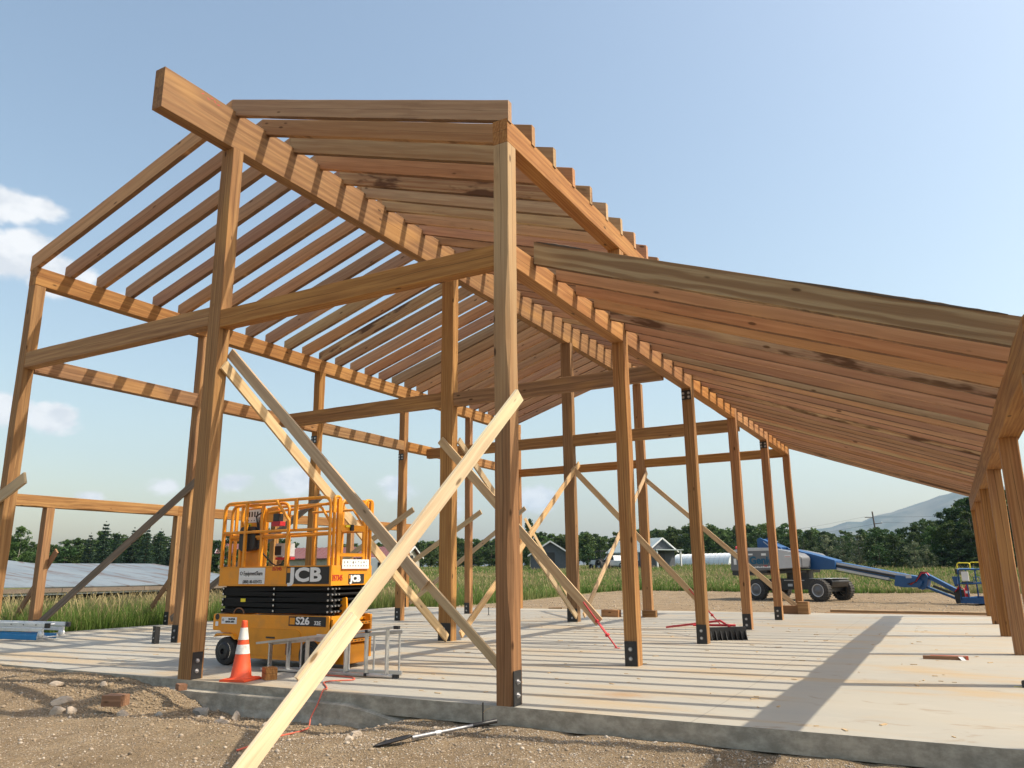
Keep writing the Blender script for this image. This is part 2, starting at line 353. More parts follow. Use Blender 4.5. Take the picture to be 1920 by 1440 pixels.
# ------------------------------------------------------------------ light
sun_az=math.atan2(1,.36)      # clockwise from +Y
sun_el=R(50.5)
sd=V((math.sin(sun_az)*math.cos(sun_el),math.cos(sun_az)*math.cos(sun_el),math.sin(sun_el)))
sl=bpy.data.lights.new('sun','SUN'); sl.energy=4.5; sl.angle=R(.55); sl.color=(1,.90,.74)
so=bpy.data.objects.new('sun',sl); C.objects.link(so); so.rotation_euler=sd.to_track_quat('Z','Y').to_euler()
W=bpy.data.worlds.new('World'); S.world=W; W.use_nodes=True; nt=W.node_tree; bg=nt.nodes['Background']
sky=N(nt,'ShaderNodeTexSky',sky_type='NISHITA'); sky.sun_disc=False; sky.sun_elevation=sun_el; sky.sun_rotation=sun_az
sky.air_density=1.6; sky.dust_density=7.5; sky.ozone_density=1.5; sky.altitude=1250
tc=N(nt,'ShaderNodeTexCoord'); gv=tc.outputs['Generated']
n1=noise(nt,vmap(nt,gv,(1,1,1.7)),9,6,.6,.15); n2=noise(nt,vmap(nt,gv,(1,1,1.6),(3,1,2)),22,3,.6)
def dirv(u,v):
    d=fwd+r2*((u-960)/fpx)-u2*((v-720)/fpx); d.normalize(); return d
tot=None
for u,v,r,st in ((20,388,.05,.8),(78,392,.035,.7),(12,480,.062,1),(60,460,.045,1),(110,515,.055,.95),(215,560,.04,.5),
   (0,770,.045,.8),(100,785,.038,.85),(430,905,.036,.8),(560,900,.042,.8),(310,912,.028,.7),(170,935,.022,.6),
   (745,910,.040,.75),(1005,935,.038,.65),(850,950,.04,.4)):
    d=dirv(u,v)
    sub=N(nt,'ShaderNodeVectorMath',operation='SUBTRACT'); L(nt,gv,sub.inputs[0]); sub.inputs[1].default_value=d
    sc=N(nt,'ShaderNodeVectorMath',operation='MULTIPLY'); L(nt,sub.outputs[0],sc.inputs[0]); sc.inputs[1].default_value=(1,1,1.7)
    ln=N(nt,'ShaderNodeVectorMath',operation='LENGTH'); L(nt,sc.outputs[0],ln.inputs[0])
    q=math_(nt,'MULTIPLY',math_(nt,'SUBTRACT',1,math_(nt,'MULTIPLY',ln.outputs['Value'],1/r)),st)
    q=math_(nt,'MAXIMUM',q,0); tot=q if tot is None else math_(nt,'MAXIMUM',tot,q)
nn=math_(nt,'ADD',math_(nt,'MULTIPLY',n1,1.7),math_(nt,'MULTIPLY',n2,.55))
cl=math_(nt,'SUBTRACT',math_(nt,'ADD',math_(nt,'MULTIPLY',tot,1.25),nn),1.24)
cl=math_(nt,'MULTIPLY',mapr(nt,cl,-.02,.38),mapr(nt,tot,0,.12)); cl=math_(nt,'MULTIPLY',cl,.92)
shade=mapr(nt,n2,.35,.65)
ccol=mix(nt,shade,(4.3,4.45,4.65),(5.5,5.5,5.5))
L(nt,mix(nt,cl,mix(nt,1.0,sky.outputs[0],(1.23,1.155,1.03),'MULTIPLY'),ccol),bg.inputs['Color']); bg.inputs['Strength'].default_value=.15

# ------------------------------------------------------------------ terrain
def smooth(a,b,x): t=np.clip((x-a)/(b-a),0,1); return t*t*(3-2*t)
def gh(x,y):
    x=np.asarray(x,float); y=np.asarray(y,float)
    d=np.hypot(x-cx,y-cy)
    z=-.2-0*x
    far=np.where(y>-20,1,0)*smooth(-20,20,y+20)
    z=z+far*np.clip((d-44),0,70)*.031+far*np.clip(d-114,0,400)*.003
    # around the slab front
    near=(y<0.6)&(y>-9)
    left=smooth(-4.7,-6.1,x)     # dirt flush with the slab on the far left
    z=z+np.where(near,left*.175*np.clip(1+ (y)/2.6,0,1),0)
    z=z-np.where(near,smooth(-.9,-1.8,x)*smooth(-4.9,-4.0,x)*.14*smooth(-1.6,-.2,y),0)
    z=z+.15*np.exp(-(((x+4.75)/.60)**2+((y+.42)/.40)**2))
    z=z+.12*np.exp(-(((x+6.6)/.75)**2+((y+1.35)/.45)**2))
    z=z+.05*np.exp(-(((x+3.4)/.8)**2+((y+1.5)/.5)**2))
    z=z+.03*np.exp(-(((x-1.2)/1.6)**2+((y+.3)/.35)**2))
    return z
def slabmask(x,y): return (x>-14.98)&(x<5.3)&(y>0.02)&(y<18.55)
def grid_axis(lo,hi,c0,c1,fine,grow=1.16):
    a=list(np.arange(c0,c1+1e-6,fine)); s=fine
    while a[-1]<hi: s*=grow; a.append(min(hi,a[-1]+s))
    s=fine
    while a[0]>lo: s*=grow; a.insert(0,max(lo,a[0]-s))
    return np.array(a)
gx=grid_axis(-2600,1500,-10.5,5.5,.055); gy=grid_axis(-200,4600,-4.6,.35,.055)
X,Y=np.meshgrid(gx,gy); Z=gh(X,Y)
near=(X>-11)&(X<6)&(Y>-6)&(Y<1)
fl=X.ravel(); fy=Y.ravel(); fz=Z.ravel(); nz=np.zeros(len(fl))
idx=np.nonzero(near.ravel())[0]
for i in idx:
    x,y=fl[i],fy[i]
    nz[i]=.026*mnoise.noise(V((x*1.7,y*1.9,0)))+.022*mnoise.noise(V((x*5,y*5,3)))+.009*mnoise.noise(V((x*14,y*14,5)))
rest=np.nonzero(~near.ravel())[0]
for i in rest:
    x,y=fl[i],fy[i]
    if abs(x)<200 and y<250: nz[i]=.05*mnoise.noise(V((x*.5,y*.5,0)))+.03*mnoise.noise(V((x*1.7,y*1.7,2)))
fz=fz+nz
fz=np.where(slabmask(fl,fy)&(fy>.15),-.45,fz)
GZ=fz
ny,nx=X.shape
me=bpy.data.meshes.new('ground'); vs=np.stack([fl,fy,fz],1)
I=np.arange(nx*ny).reshape(ny,nx); q=np.stack([I[:-1,:-1],I[:-1,1:],I[1:,1:],I[1:,:-1]],-1).reshape(-1,4)
me.vertices.add(len(vs)); me.vertices.foreach_set('co',vs.ravel()); me.loops.add(q.size); me.loops.foreach_set('vertex_index',q.ravel())
me.polygons.add(len(q)); me.polygons.foreach_set('loop_start',np.arange(len(q))*4); me.update(calc_edges=True); me.polygons.foreach_set('use_smooth',np.ones(len(q),bool))
def grassv(x,y):
    """1 where meadow grows"""
    b=np.interp(x,[-40,-27,-20,-14,-6,-1.7,6,40],[20,24,26,41,40.6,39.8,40.2,40])
    far=smooth(-.8,1.2,y-b)
    lft=smooth(-15.0,-15.9,x)*smooth(-1.5,.8,y)
    return np.maximum(far,lft)
at=me.attributes.new('grass','FLOAT','POINT'); at.data.foreach_set('value',grassv(fl,fy))
me.materials.append(M['ground']); go=bpy.data.objects.new('ground',me); C.objects.link(go); go['kind']='structure'
def gz1(x,y): return float(gh(x,y))

# slab
mb=MB().mat('concs'); mb.box((-14.95,0,-.19),(5.28,18.46,-.004)); mb.mat('conc'); mb.box((-14.95,0.0,-.004),(5.28,18.46,0))
slab=mb.build('concrete_slab',bevel=0); slab['kind']='structure'
mb=MB().mat('concs'); 
# footing step showing left of the front post, lumpy
pts=[(-5.2+.09*i,) for i in range(46)]
vs=[];fs=[]
for i,(x,) in enumerate(pts):
    o=.035*mnoise.noise(V((x*2.2,0,0)))+.015*mnoise.noise(V((x*9,0,0)))
    e_=min(1,max(.0,(-1.1-x)/.8)); dn=.16*(1-e_)
    for (yy,zz) in ((.3,-.105),(-.012,-.105-dn),((-.075+o)*e_-.012,-.118-dn),((-.085+o*1.3)*e_-.012,-.26-dn),((-.13+o*2)*e_-.012,-.42)): vs.append((x,yy,zz))
for i in range(len(pts)-1):
    for k in range(4): fs.append((i*5+k,i*5+k+1,(i+1)*5+k+1,(i+1)*5+k))
mb.add(vs,[f[::-1] for f in fs]); ft=mb.build('slab_footing',slab)

# ------------------------------------------------------------------ gravel (stuff) and rocks
def stone_mesh(rd,r):
    bm=bmesh.new(); bmesh.ops.create_icosphere(bm,subdivisions=1,radius=1)
    sx,sy,sz=rd.uniform(.7,1.2),rd.uniform(.6,1),rd.uniform(.4,.75)
    for v in bm.verts:
        k=rd.uniform(.78,1.15); v.co=V((v.co.x*sx*k*r,v.co.y*sy*k*r,v.co.z*sz*k*r))
    return bm
protos=[]
for k in range(14):
    bm=stone_mesh(random.Random(k),1); bm.verts.ensure_lookup_table()
    protos.append((np.array([v.co[:] for v in bm.verts]),np.array([[v.index for v in f.verts] for f in bm.faces]))); bm.free()
def scatter(name,pts,sizes,mat,label,cat):
    va=[];fa=[];o=0;cl=[]
    for i,((x,y,z),s) in enumerate(zip(pts,sizes)):
        pv,pf=protos[i%14]; a=rng.uniform(0,6.28); c,sn=math.cos(a),math.sin(a)
        q=pv*s; q=np.stack([q[:,0]*c-q[:,1]*sn+x,q[:,0]*sn+q[:,1]*c+y,q[:,2]+z+s*.15],1)
        va.append(q); fa.append(pf+o); o+=len(pv); cl.append(np.full(len(pf),rng.uniform()))
    v=np.concatenate(va); f=np.concatenate(fa); c=np.concatenate(cl)
    me=bpy.data.meshes.new(name); me.vertices.add(len(v)); me.vertices.foreach_set('co',v.ravel()); me.loops.add(f.size); me.loops.foreach_set('vertex_index',f.ravel().astype(np.int32))
    me.polygons.add(len(f)); me.polygons.foreach_set('loop_start',np.arange(len(f))*3); me.update(calc_edges=True)
    at=me.attributes.new('clump','FLOAT','FACE'); at.data.foreach_set('value',c.astype(np.float32))
    me.materials.append(mat); ob=bpy.data.objects.new(name,me); C.objects.link(ob); return tag(ob,label,cat,kind='stuff')
def pebmat():
    m,nt,b=newmat('pebbles'); at=N(nt,'ShaderNodeAttribute',attribute_name='clump'); r=N(nt,'ShaderNodeValToRGB'); L(nt,at.outputs['Fac'],r.inputs[0])
    e=r.color_ramp.elements; e[0].color=(.20,.155,.11,1); e[1].color=(.50,.42,.33,1); x=e.new(.5); x.color=(.40,.31,.22,1); x=e.new(.75); x.color=(.33,.29,.25,1)
    L(nt,r.outputs[0],b.inputs['Base Color']); b.inputs['Roughness'].default_value=.9; return m
M['peb']=pebmat()
M['clod']=plain('dirt_clod',(.30,.225,.145),.95,0,.4,20,dirt=(.15,.105,.065))
GXI,GYI=gx,gy; GZ2=GZ.reshape(ny,nx)
def gzs(x,y):
    i=np.clip(np.searchsorted(gx,x)-1,0,nx-2); j=np.clip(np.searchsorted(gy,y)-1,0,ny-2)
    tx=(x-gx[i])/(gx[i+1]-gx[i]); ty=(y-gy[j])/(gy[j+1]-gy[j])
    return (GZ2[j,i]*(1-tx)+GZ2[j,i+1]*tx)*(1-ty)+(GZ2[j+1,i]*(1-tx)+GZ2[j+1,i+1]*tx)*ty
n=52000
px=rng.uniform(-10.5,5.6,n); py=-.1-rng.beta(1.0,1.5,n)*4.6
dens=.35+.65*(px>-1.5)+.4*np.array([mnoise.noise(V((a*1.1,b_*1.1,9))) for a,b_ in zip(px,py)])
keep=rng.uniform(0,1,n)<dens; px,py=px[keep],py[keep]
sz=.005+.020*rng.beta(1.1,6,len(px))+np.where(rng.uniform(size=len(px))>.988,.018,0)
scatter('gravel',list(zip(px,py,gzs(px,py))),sz,M['peb'],'loose tan gravel and pebbles strewn over the dirt in front of the slab','gravel')
n=2600; px=rng.normal(-4.9,1.5,n); py=-.12-np.abs(rng.normal(0,.75,n)); k=(px<-1.2)&(px>-8.5)&(py>-3); px,py=px[k],py[k]
scatter('gravel',list(zip(px,py,gzs(px,py))),.012+.045*rng.beta(1,7,len(px)),M['clod'],'clods and broken stones heaped along the dirt mound left of the slab footing','gravel')
n=3500; px=rng.uniform(-22,14,n); py=19+rng.beta(1.2,1.2,n)*22; sz=.02+.07*rng.beta(1,6,n)
k=grassv(px,py)<.5; px,py,sz=px[k],py[k],sz[k]
scatter('rubble',list(zip(px,py,gzs(px,py))),sz,M['peb'],'scattered pale stones on the bare dirt strip behind the slab','rubble')
def rock(x,y,s,label,mat='rock',seed=0,sink=.25,rz=0,sc=(1,1,1)):
    bm=bmesh.new(); bmesh.ops.create_icosphere(bm,subdivisions=3,radius=s); rd=random.Random(seed)
    pl=[(V((rd.uniform(-1,1),rd.uniform(-1,1),rd.uniform(-1,1))).normalized(),rd.uniform(.55,.85)*s) for _ in range(9)]
    for v in bm.verts:
        for nrm,dd in pl:
            e=v.co.dot(nrm)-dd
            if e>0: v.co-=nrm*e
        v.co+=v.co.normalized()*s*.05*mnoise.noise(v.co*(3/s)+V((seed,0,0)))
        v.co=V((v.co.x*sc[0],v.co.y*sc[1],v.co.z*sc[2]))
    me=bpy.data.meshes.new('rock'); bm.to_mesh(me); bm.free(); me.materials.append(M[mat])
    o=bpy.data.objects.new('rock',me); C.objects.link(o); o.location=(x,y,float(gzs(np.array([x]),np.array([y]))[0])+s*sc[2]*(1-sink*2)*.6); o.rotation_euler=(0,0,rz)
    tag(o,label,'rock','rocks lying on the dirt'); return o

# ------------------------------------------------------------------ TIMBER FRAME
F=empty('timber_frame',(0,0,0)); tag(F,'half built timber barn frame with bare rafters standing on the concrete slab','timber frame')
XM0,XL,XO,XLL=-4.86,-9.77,4.97,-14.85
YS=[3.7*k for k in range(5)]+[18.22]
w=.2
def bracket(post,x,y,z,face,width=.185,hgt=.34,bolts=((0,.10),(0,.23)),name='base_bracket'):
    """flat black plate with zinc bolts; face '-y' or '+x' ; local to the post's world position"""
    mb=MB().mat('black'); t=.012
    if face=='-y': mb.box((x+.006,y-t,z),(x+.006+width,y-.001,z+hgt)); 
    else: mb.box((x+.001,y+.006,z),(x+t,y+.006+width,z+hgt))
    for dx,dz in bolts:
        for sgn in (1,):
            if face=='-y': T=rot('X',R(90),(x+width/2+dx,y-t,z+dz))
            else: T=rot('Y',R(90),(x+t,y+.006+width/2+dx,z+dz))
            mb.mat('steel').lathe([(.030,0),(.030,.004),(.0,.004)],14,T,False)
            mb.mat('bolt').lathe([(.019,.004),(.019,.018),(0,.018)],6,T,False); mb.mat('bolt').lathe([(.008,.018),(.008,.032),(0,.032)],8,T,False)
    o=mb.build(name,None); o.parent=post; o.matrix_parent_inverse=Matrix.Identity(4)
    o.matrix_basis=post.matrix_basis.inverted(); return o
def post(x,y,z1,wx=.2,wy=.2,mat='fir',label=None,face='-y',wane=0,z0=0,top=None,**k):
    p=timber('post',(x+wx/2,y+wy/2,z0),(x+wx/2,y+wy/2,z1),wx,wy,mat,F,up=(0,-1,0),wane=wane,wob=.007,**k)
    # frame(): local Y = up x dir ; dir=+Z, up=-Y -> y axis = (-1,0,0): width wx sideways
    if label: p['label']=label
    if face=='-y': bracket(p,x,y,0.002,face,width=wx-.012)
    elif face=='+x': bracket(p,x+wx,y,0.002,face,width=wy-.04)
    if top: bracket(p,x,y,top,'-y',width=wx-.012,hgt=.19,bolts=((-.055,.05),(-.055,.13),(.055,.05),(.055,.13)),name='top_bracket')
    return p
# right wall row
post(0,0,6.40,mat='corner',wane=.05,face='+x',label='tall front corner post with a pale wavy bark edge')
for k in range(1,6):
    post(0,YS[k],6.40,face='-y' if k<5 else None,top=(4.60 if k in(2,4) else None),wane=.012)
# ridge posts (wider)
post(-4.88,0,7.75,.25,.2,face='+x',wane=.015)
for y in (6.12,12.25,18.22): post(-4.89,y,7.75,.31,.2,face='-y' if y<18 else None,wane=.03)
# left wall row
for k in range(6): post(XL,YS[k] if k<5 else 18.3,6.46,face='-y' if k else '+x',wane=.015,top=(4.58 if k in (2,3) else None))
# outer right row
for k in range(6): post(XO+.0,YS[k],2.86,face=None,wane=.02)
# outer left (low) row
for k in range(6): post(XLL,YS[k],2.94,face='-y' if k!=1 else '+x',wane=.02)
# beams
def beam(name,x,y0,y1,z0,z1,wx=.2,mat='fir',**k):
    return timber(name,(x+wx/2,y0,(z0+z1)/2),(x+wx/2,y1,(z0+z1)/2),wx,z1-z0,mat,F,**k)
rb=beam('ridge_beam',-4.86,-1.27,18.45,7.752,8.39,.205,wob=.006,wane=.01); rb['label']='deep ridge beam sticking out past the gable with pencil marks'
eb=beam('eave_beam',-.005,-.002,7.40,6.402,6.72,.207,wane=.03); eb['label']='right eave beam'
beam('eave_beam',-.005,7.404,18.45,6.402,6.72,.205)
beam('eave_beam',XL-.003,-.002,7.4,6.462,6.80,.206,wane=.01); beam('eave_beam',XL-.003,7.404,18.5,6.462,6.80,.206)
for k in range(5):
    y0,y1=YS[k]+.202,YS[k+1]-.002
    beam('ledger_beam',.004,y0,y1,4.83,5.12,.193,wane=.02)
    yl1=YS[k+1] if k<4 else 18.3
    beam('wall_girt',XL+.02,y0,yl1-.002,4.87,5.15,.178,wane=.012)
beam('outer_beam',XO-.005,-.6,7.4,2.862,3.235,.235,wane=.05); beam('outer_beam',XO-.005,7.404,18.5,2.862,3.235,.235,wane=.05)
for y0,y1 in ((-.2,7.4),(7.404,14.8),(14.804,18.5)): beam('low_side_beam',XLL-.003,y0,y1,2.942,3.22,.206,wane=.04)
def tie(x0,x1,y,z0,z1,wy=.17,**k):
    t=timber('tie_beam',(x0,y+wy/2,(z0+z1)/2),(x1,y+wy/2,(z0+z1)/2),wy,z1-z0,'fir',F,wane=.02,**k); return t
tie(-9.568,-4.882,.006,4.90,5.19); tie(-4.628,-.002,.006,4.84,5.11)
tie(-9.572,-4.892,6.14,4.80,5.10); tie(-4.578,.0,6.14,4.77,5.06)
tie(-9.572,-4.892,12.27,4.76,5.06); tie(-4.578,.0,12.27,4.73,5.04)
tie(-9.568,-4.892,18.28,4.78,5.06,.14); tie(-4.578,-.002,18.24,4.78,5.06,.14)
# rafters
def rafter(xa,za,xb,zb,y,t,d,mat,nm='rafter',zoff=0):
    """top edge from (xa,za) to (xb,zb), vertical depth d, plumb cut ends"""
    s=(zb-za)/(xb-xa); th=math.atan(s); perp=d*math.cos(th)
    A=V((xa,y+t/2,za-d/2)); B=V((xb,y+t/2,zb-d/2)); k=math.tan(th)
    return timber(nm,A,B,t,perp,mat,F,wob=.005,ch=.004,cuta=k,cutb=k,bow=random.uniform(-.012,.02))
mats_r={5:'stained'}
for i in range(30):
    y=.63*i; t=.088
    rr='raf'
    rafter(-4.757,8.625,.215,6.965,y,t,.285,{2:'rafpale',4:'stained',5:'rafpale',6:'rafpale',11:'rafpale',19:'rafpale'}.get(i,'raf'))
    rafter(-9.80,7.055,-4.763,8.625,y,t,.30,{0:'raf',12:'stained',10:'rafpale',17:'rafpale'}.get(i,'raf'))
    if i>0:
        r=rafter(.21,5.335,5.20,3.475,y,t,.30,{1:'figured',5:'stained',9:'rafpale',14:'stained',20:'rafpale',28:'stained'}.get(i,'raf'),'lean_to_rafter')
        if i==1: r['label']='nearest lean to rafter, pale with bark left on its upper edge'
        if i==5: r['label']='lean to rafter blotched with brown rot stain'
# bark left on the nearest lean-to rafter's top edge, red crayon marks, grade stamps
lr=[o for o in F.children if o.get('label','').startswith('nearest lean')][0]
def onr(x,dz=0): return V((x,.63,5.335-.3727*(x-.21)+dz))
for xa,xb in ((3.1,5.0),(.24,.95)):
    mb=MB().mat('barkd'); vs=[];fs=[]; n=26
    for i in range(n+1):
        x=xa+(xb-xa)*i/n; e=max(0.0,math.sin(math.pi*i/n))**.4; h=.030*e*(.6+.6*abs(mnoise.noise(V((x*7,0,0))))); c=onr(x)
        for (yy,zz) in ((-.006,-.016*e),(-.008,h*.4),(.02,h),(.07,h*.8),(.09,-.002)): vs.append((c.x,c.y+yy,c.z+zz))
    for i in range(n):
        for k in range(4): fs.append((i*5+k,i*5+k+1,(i+1)*5+k+1,(i+1)*5+k))
    mb.add(vs,fs); o=mb.build('bark_strip'); o.parent=lr; o.matrix_basis=lr.matrix_basis.inverted()
for (y_,z_,a_) in ((-.62,8.33,.5),(-.52,8.30,-.4),(-.46,8.34,.3),(-.40,8.32,-.7),(-.33,8.30,.2)):
    mb=MB().mat('red').box((0,-.022,-.006),(.0015,.022,.006),Matrix.Translation((-4.6505,y_,z_))@Matrix.Rotation(a_,4,'X')); o=mb.build('crayon_mark'); o.parent=rb; o.matrix_basis=rb.matrix_basis.inverted()
# braces: helper centre line
def brace(A,B,t,h,mat,label=None,up=(0,0,1),name='diagonal_brace',**k):
    o=timber(name,A,B,t,h,mat,F,up=up,wob=.004,ch=.003,**k)
    if label:o['label']=label
    return o
def prop_frame():
    A=V((.36,-.075,3.22)); B=V((-.7824,-3.2726,-.6104)); d=(B-A).normalized()
    s=V((-d.y,d.x,0)).normalized()
    if s.dot(V((cx,cy,H))-A)<0: s=-s
    u=s.cross(d); 
    if u.z<0:u=-u
    a=R(12); u2_=u*math.cos(a)+s*math.sin(a); n_=s*math.cos(a)-u*math.sin(a)
    return A,B,d,u2_,n_
A,B,d,uu,nn_=prop_frame()
brace(A,A+d*3.66,.04,.155,'new','long new pale board propping the front post, upper piece',up=uu)
brace(A+d*2.98+nn_*.041-uu*.03,A+d*4.95+nn_*.041-uu*.03,.04,.165,'new','lower piece of the long new prop board, knotty, reaching the dirt',up=uu)
brace((-4.62,.235,4.50),(-1.07,.235,1.19),.04,.15,'brace','wide upper board of the long brace sloping down towards the front post')
brace((-1.9,.276,1.95),(-.02,.276,.27),.036,.10,'brace','narrow lower board of the long brace, ending at the front post foot')
o=brace((-4.585,.10,4.29),(-4.585,5.98,.07),.04,.165,'brace')
bA=brace((-4.86,6.09,4.05),(-1.38,6.09,.43),.04,.175,'brace','board sloping down from the second ridge post to a red turnbuckle')
brace((-4.54,12.55,4.25),(-4.54,6.42,.10),.04,.15,'pale')
bB=brace((-4.60,12.22,4.1),(-1.22,12.22,.50),.04,.15,'brace')
brace((-4.54,18.3,4.6),(-4.54,12.55,.15),.04,.15,'pale')
brace((-4.62,18.18,4.4),(.0,18.18,.22),.04,.15,'brace')
brace((-4.55,6.32,4.05),(-4.55,12.1,.15),.04,.15,'brace')
def turnbuckle(br,P,Q):
    mb=MB().mat('red'); P,Q=V(P),V(Q); dd=(Q-P); 
    mb.tube([P+dd*0,P+dd*.45],.013,6); 
    sd_=V((0,1,0)); 
    for s_ in (-1,1): mb.tube([P+dd*.42+sd_*.03*s_,P+dd*.72+sd_*.03*s_],.011,6)
    mb.bar(P+dd*.40,P+dd*.44,.09,.05); mb.bar(P+dd*.70,P+dd*.74,.09,.05)
    mb.tube([P+dd*.5,P+dd*1.0],.014,6); mb.box(Q-V((.05,.03,0)),Q+V((.05,.03,.012)))
    o=mb.build('turnbuckle'); o.parent=br; o.matrix_basis=br.matrix_basis.inverted(); return o
turnbuckle(bA,(-1.66,6.04,.78),(-1.04,6.04,.0)); turnbuckle(bB,(-1.5,12.17,.86),(-.75,12.17,0))
# left lean-to cross braces, weathered
for y,xt,zt,mt in ((3.66,-9.35,3.25,'grey'),(7.36,-9.3,3.2,'grey'),(11.06,-9.15,3.1,'brace'),(14.76,-9.1,3.25,'brace'),(18.26,-9.3,3.6,'brace')):
    brace((xt,y,zt),(-14.5,y,.16),.04,.16,mt)
brace((-8.98,-.035,2.93),(-14.5,-.035,.6),.04,.2,'brace','plank nailed across the far left front post')
for y,A_,B_ in ((3.92,(-14.4,1.92),(-16.2,-.15)),(7.62,(-14.5,1.8),(-16.2,-.15)),(11.32,(-14.5,1.8),(-16.2,-.15)),(15.0,(-14.5,1.8),(-16.2,-.15))):
    brace((A_[0],y,A_[1]),(B_[0],y,B_[1]),.04,.14,'redblk')
b9=timber('diagonal_brace',(-9.5,18.6,3.25),(-8.1,19.9,-.1),.04,.1,'new',F); b9['label']='thin white board leaning at the far left corner'

# ------------------------------------------------------------------ text helper
def text(name,body,size,T,mat,parent,bold=0,depth=.002,align='LEFT',sx=1):
    cu=bpy.data.curves.new(name,'FONT'); cu.body=body; cu.size=size; cu.extrude=depth; cu.offset=bold; cu.align_x=align; cu.align_y='CENTER'; cu.resolution_u=3
    tmp=bpy.data.objects.new(name,cu); C.objects.link(tmp); dg=bpy.context.evaluated_depsgraph_get(); dg.update()
    me=bpy.data.meshes.new_from_object(tmp.evaluated_get(dg)); bpy.data.objects.remove(tmp)
    me.materials.clear(); me.materials.append(M[mat]); o=bpy.data.objects.new(name,me); C.objects.link(o); o.parent=parent
    o.matrix_basis=T@Matrix.Diagonal((sx,1,1,1)); return o
def Tfront(x,y,z): return Matrix.Translation((x,y,z))@Matrix.Rotation(R(90),4,'X')        # reads left-right along +x, faces -y
def Tright(x,y,z): return Matrix.Translation((x,y,z))@Matrix.Rotation(R(90),4,'Z')@Matrix.Rotation(R(90),4,'X')  # faces +x, reads along +y


# ------------------------------------------------------------------ SCISSOR LIFT
LF=empty('scissor_lift',(-3.51,1.37,0)); tag(LF,'orange scissor lift with a black folded scissor stack, parked behind the traffic cone','scissor lift')
LN=2.30; WD=.90
def rpoly(pts,r=.04,n=4):
    out=[];m=len(pts)
    for i in range(m):
        p0,p1,p2=V(pts[i-1]),V(pts[i]),V(pts[(i+1)%m]); a=(p0-p1);b_=(p2-p1); rr=min(r,a.length*.45,b_.length*.45); a.normalize();b_.normalize()
        s0=p1+a*rr; s1=p1+b_*rr
        for k in range(n+1):
            t=k/n; q=s0*(1-t)**2+p1*2*t*(1-t)+s1*t*t; out.append((q.x,q.y))
    return out
# base chassis
body=[(-2.36,.50),(-2.36,.745),(0,.745),(0,.30),(-.08,.14),(-.30,.12),(-1.70,.12),(-1.76,.30),(-1.84,.42),(-1.95,.47),(-2.16,.47),(-2.2,.50)]
body=rpoly(body,.03,3)
mb=MB().mat('orange').prism(body,0,.035); mb.prism(body,WD-.035,WD); mb.box((-2.36,.035,.52),(-2.32,WD-.035,.745)); mb.box((-2.32,.035,.66),(-.03,WD-.035,.70)); mb.mat('black').box((-1.7,.10,.16),(-.3,WD-.1,.60)); mb.box((-2.15,.25,.25),(-1.9,WD-.25,.6))
base=mb.build('base_chassis',LF,bevel=.006)
mb=MB().mat('odark').prism(rpoly([(-1.62,.17),(-1.62,.55),(-.62,.55),(-.52,.50),(-.52,.17)],.04,3),-.012,-.001); mb.mat('black').box((-1.2,-.016,.415),(-1.02,-.0125,.44)); mb.mat('rust').box((-.80,-.015,.20),(-.68,-.0125,.38))
mb.build('tray_door',base,bevel=.003)
# right end: steps, cover
mb=MB().mat('odark').box((-.001,.02,.55),(.02,.34,.745)); mb.box((.0,.02,.14),(.05,.06,.70)); mb.box((.0,WD-.06,.14),(.05,WD-.02,.70))
mb.mat('orange')
for z in (.62,.50,.38): mb.box((.0,.30,z),(.11,.80,z+.022)); mb.box((.10,.30,z-.012),(.112,.80,z+.03))
mb.mat('black')
for z in (.62,.50,.38):
    for k in range(6): mb.box((.1125,.35+.075*k,z+.003),(.114,.39+.075*k,z+.016))
mb.mat('odark').box((.0,.30,.14),(.10,.34,.68)); mb.box((.0,.78,.14),(.10,.82,.74)); mb.prism(rpoly([(-.30,.06),(-.30,.34),(.09,.34),(.09,.22),(.02,.06)],.03,3),.34,.78)
mb.build('entry_steps',base,bevel=.003)
mb=MB().mat('orange').prism(rpoly([(-.10,.72),(-.06,.98),(.03,1.0),(.05,.80),(.02,.72)],.03,3),.30,.33); mb.build('hook_plate',base); MB().mat('orange').prism(rpoly([(-.10,.72),(-.06,.96),(.03,.98),(.05,.80),(.02,.72)],.03,3),.62,.65).build('hook_plate',base)
def wheel(x,y,r,wd,name='wheel',parent=LF,rim='odark'):
    T=Matrix.Translation((x,y,r))@Matrix.Rotation(R(90),4,'X')
    e=MB().mat('rubber').lathe([(r*.66,0),(r*.93,0),(r,-.03),(r,-wd+.03),(r*.93,-wd),(r*.66,-wd),(r*.66,0)],28,T)
    o=e.build(name,parent); m2=MB().mat(rim).lathe([(r*.66,-.005),(r*.60,-.012),(r*.5,-.03),(r*.2,-.035),(r*.18,-.0),(0,-.0)],24,Matrix.Translation((x,y,r))@Matrix.Rotation(R(90),4,'X')@Matrix.Diagonal((1,1,-1,1))@Matrix.Identity(4),False)
    m2.mat('bolt')
    for k in range(5):
        a=k*1.257; T2=Matrix.Translation((x+r*.34*math.cos(a),y-.0,r+r*.34*math.sin(a)))@Matrix.Rotation(R(90),4,'X'); m2.lathe([(.014,-.03),(.014,.002),(0,.002)],6,T2,False)
    m2.build('rim',o); return o
wheel(-2.04,-.03,.205,.14,rim='black'); wheel(-.33,-.03,.205,.14,rim='black'); wheel(-2.04,WD-.10,.205,.14,rim='black'); wheel(-.33,WD-.08,.205,.14,rim='black')
mb=MB().mat('orange').prism(rpoly([(-2.28,.40),(-2.22,.46),(-1.86,.46),(-1.78,.38),(-1.82,.38),(-1.9,.43),(-2.2,.43)],.02,2),-.05,.1); mb.build('wheel_guard',base)
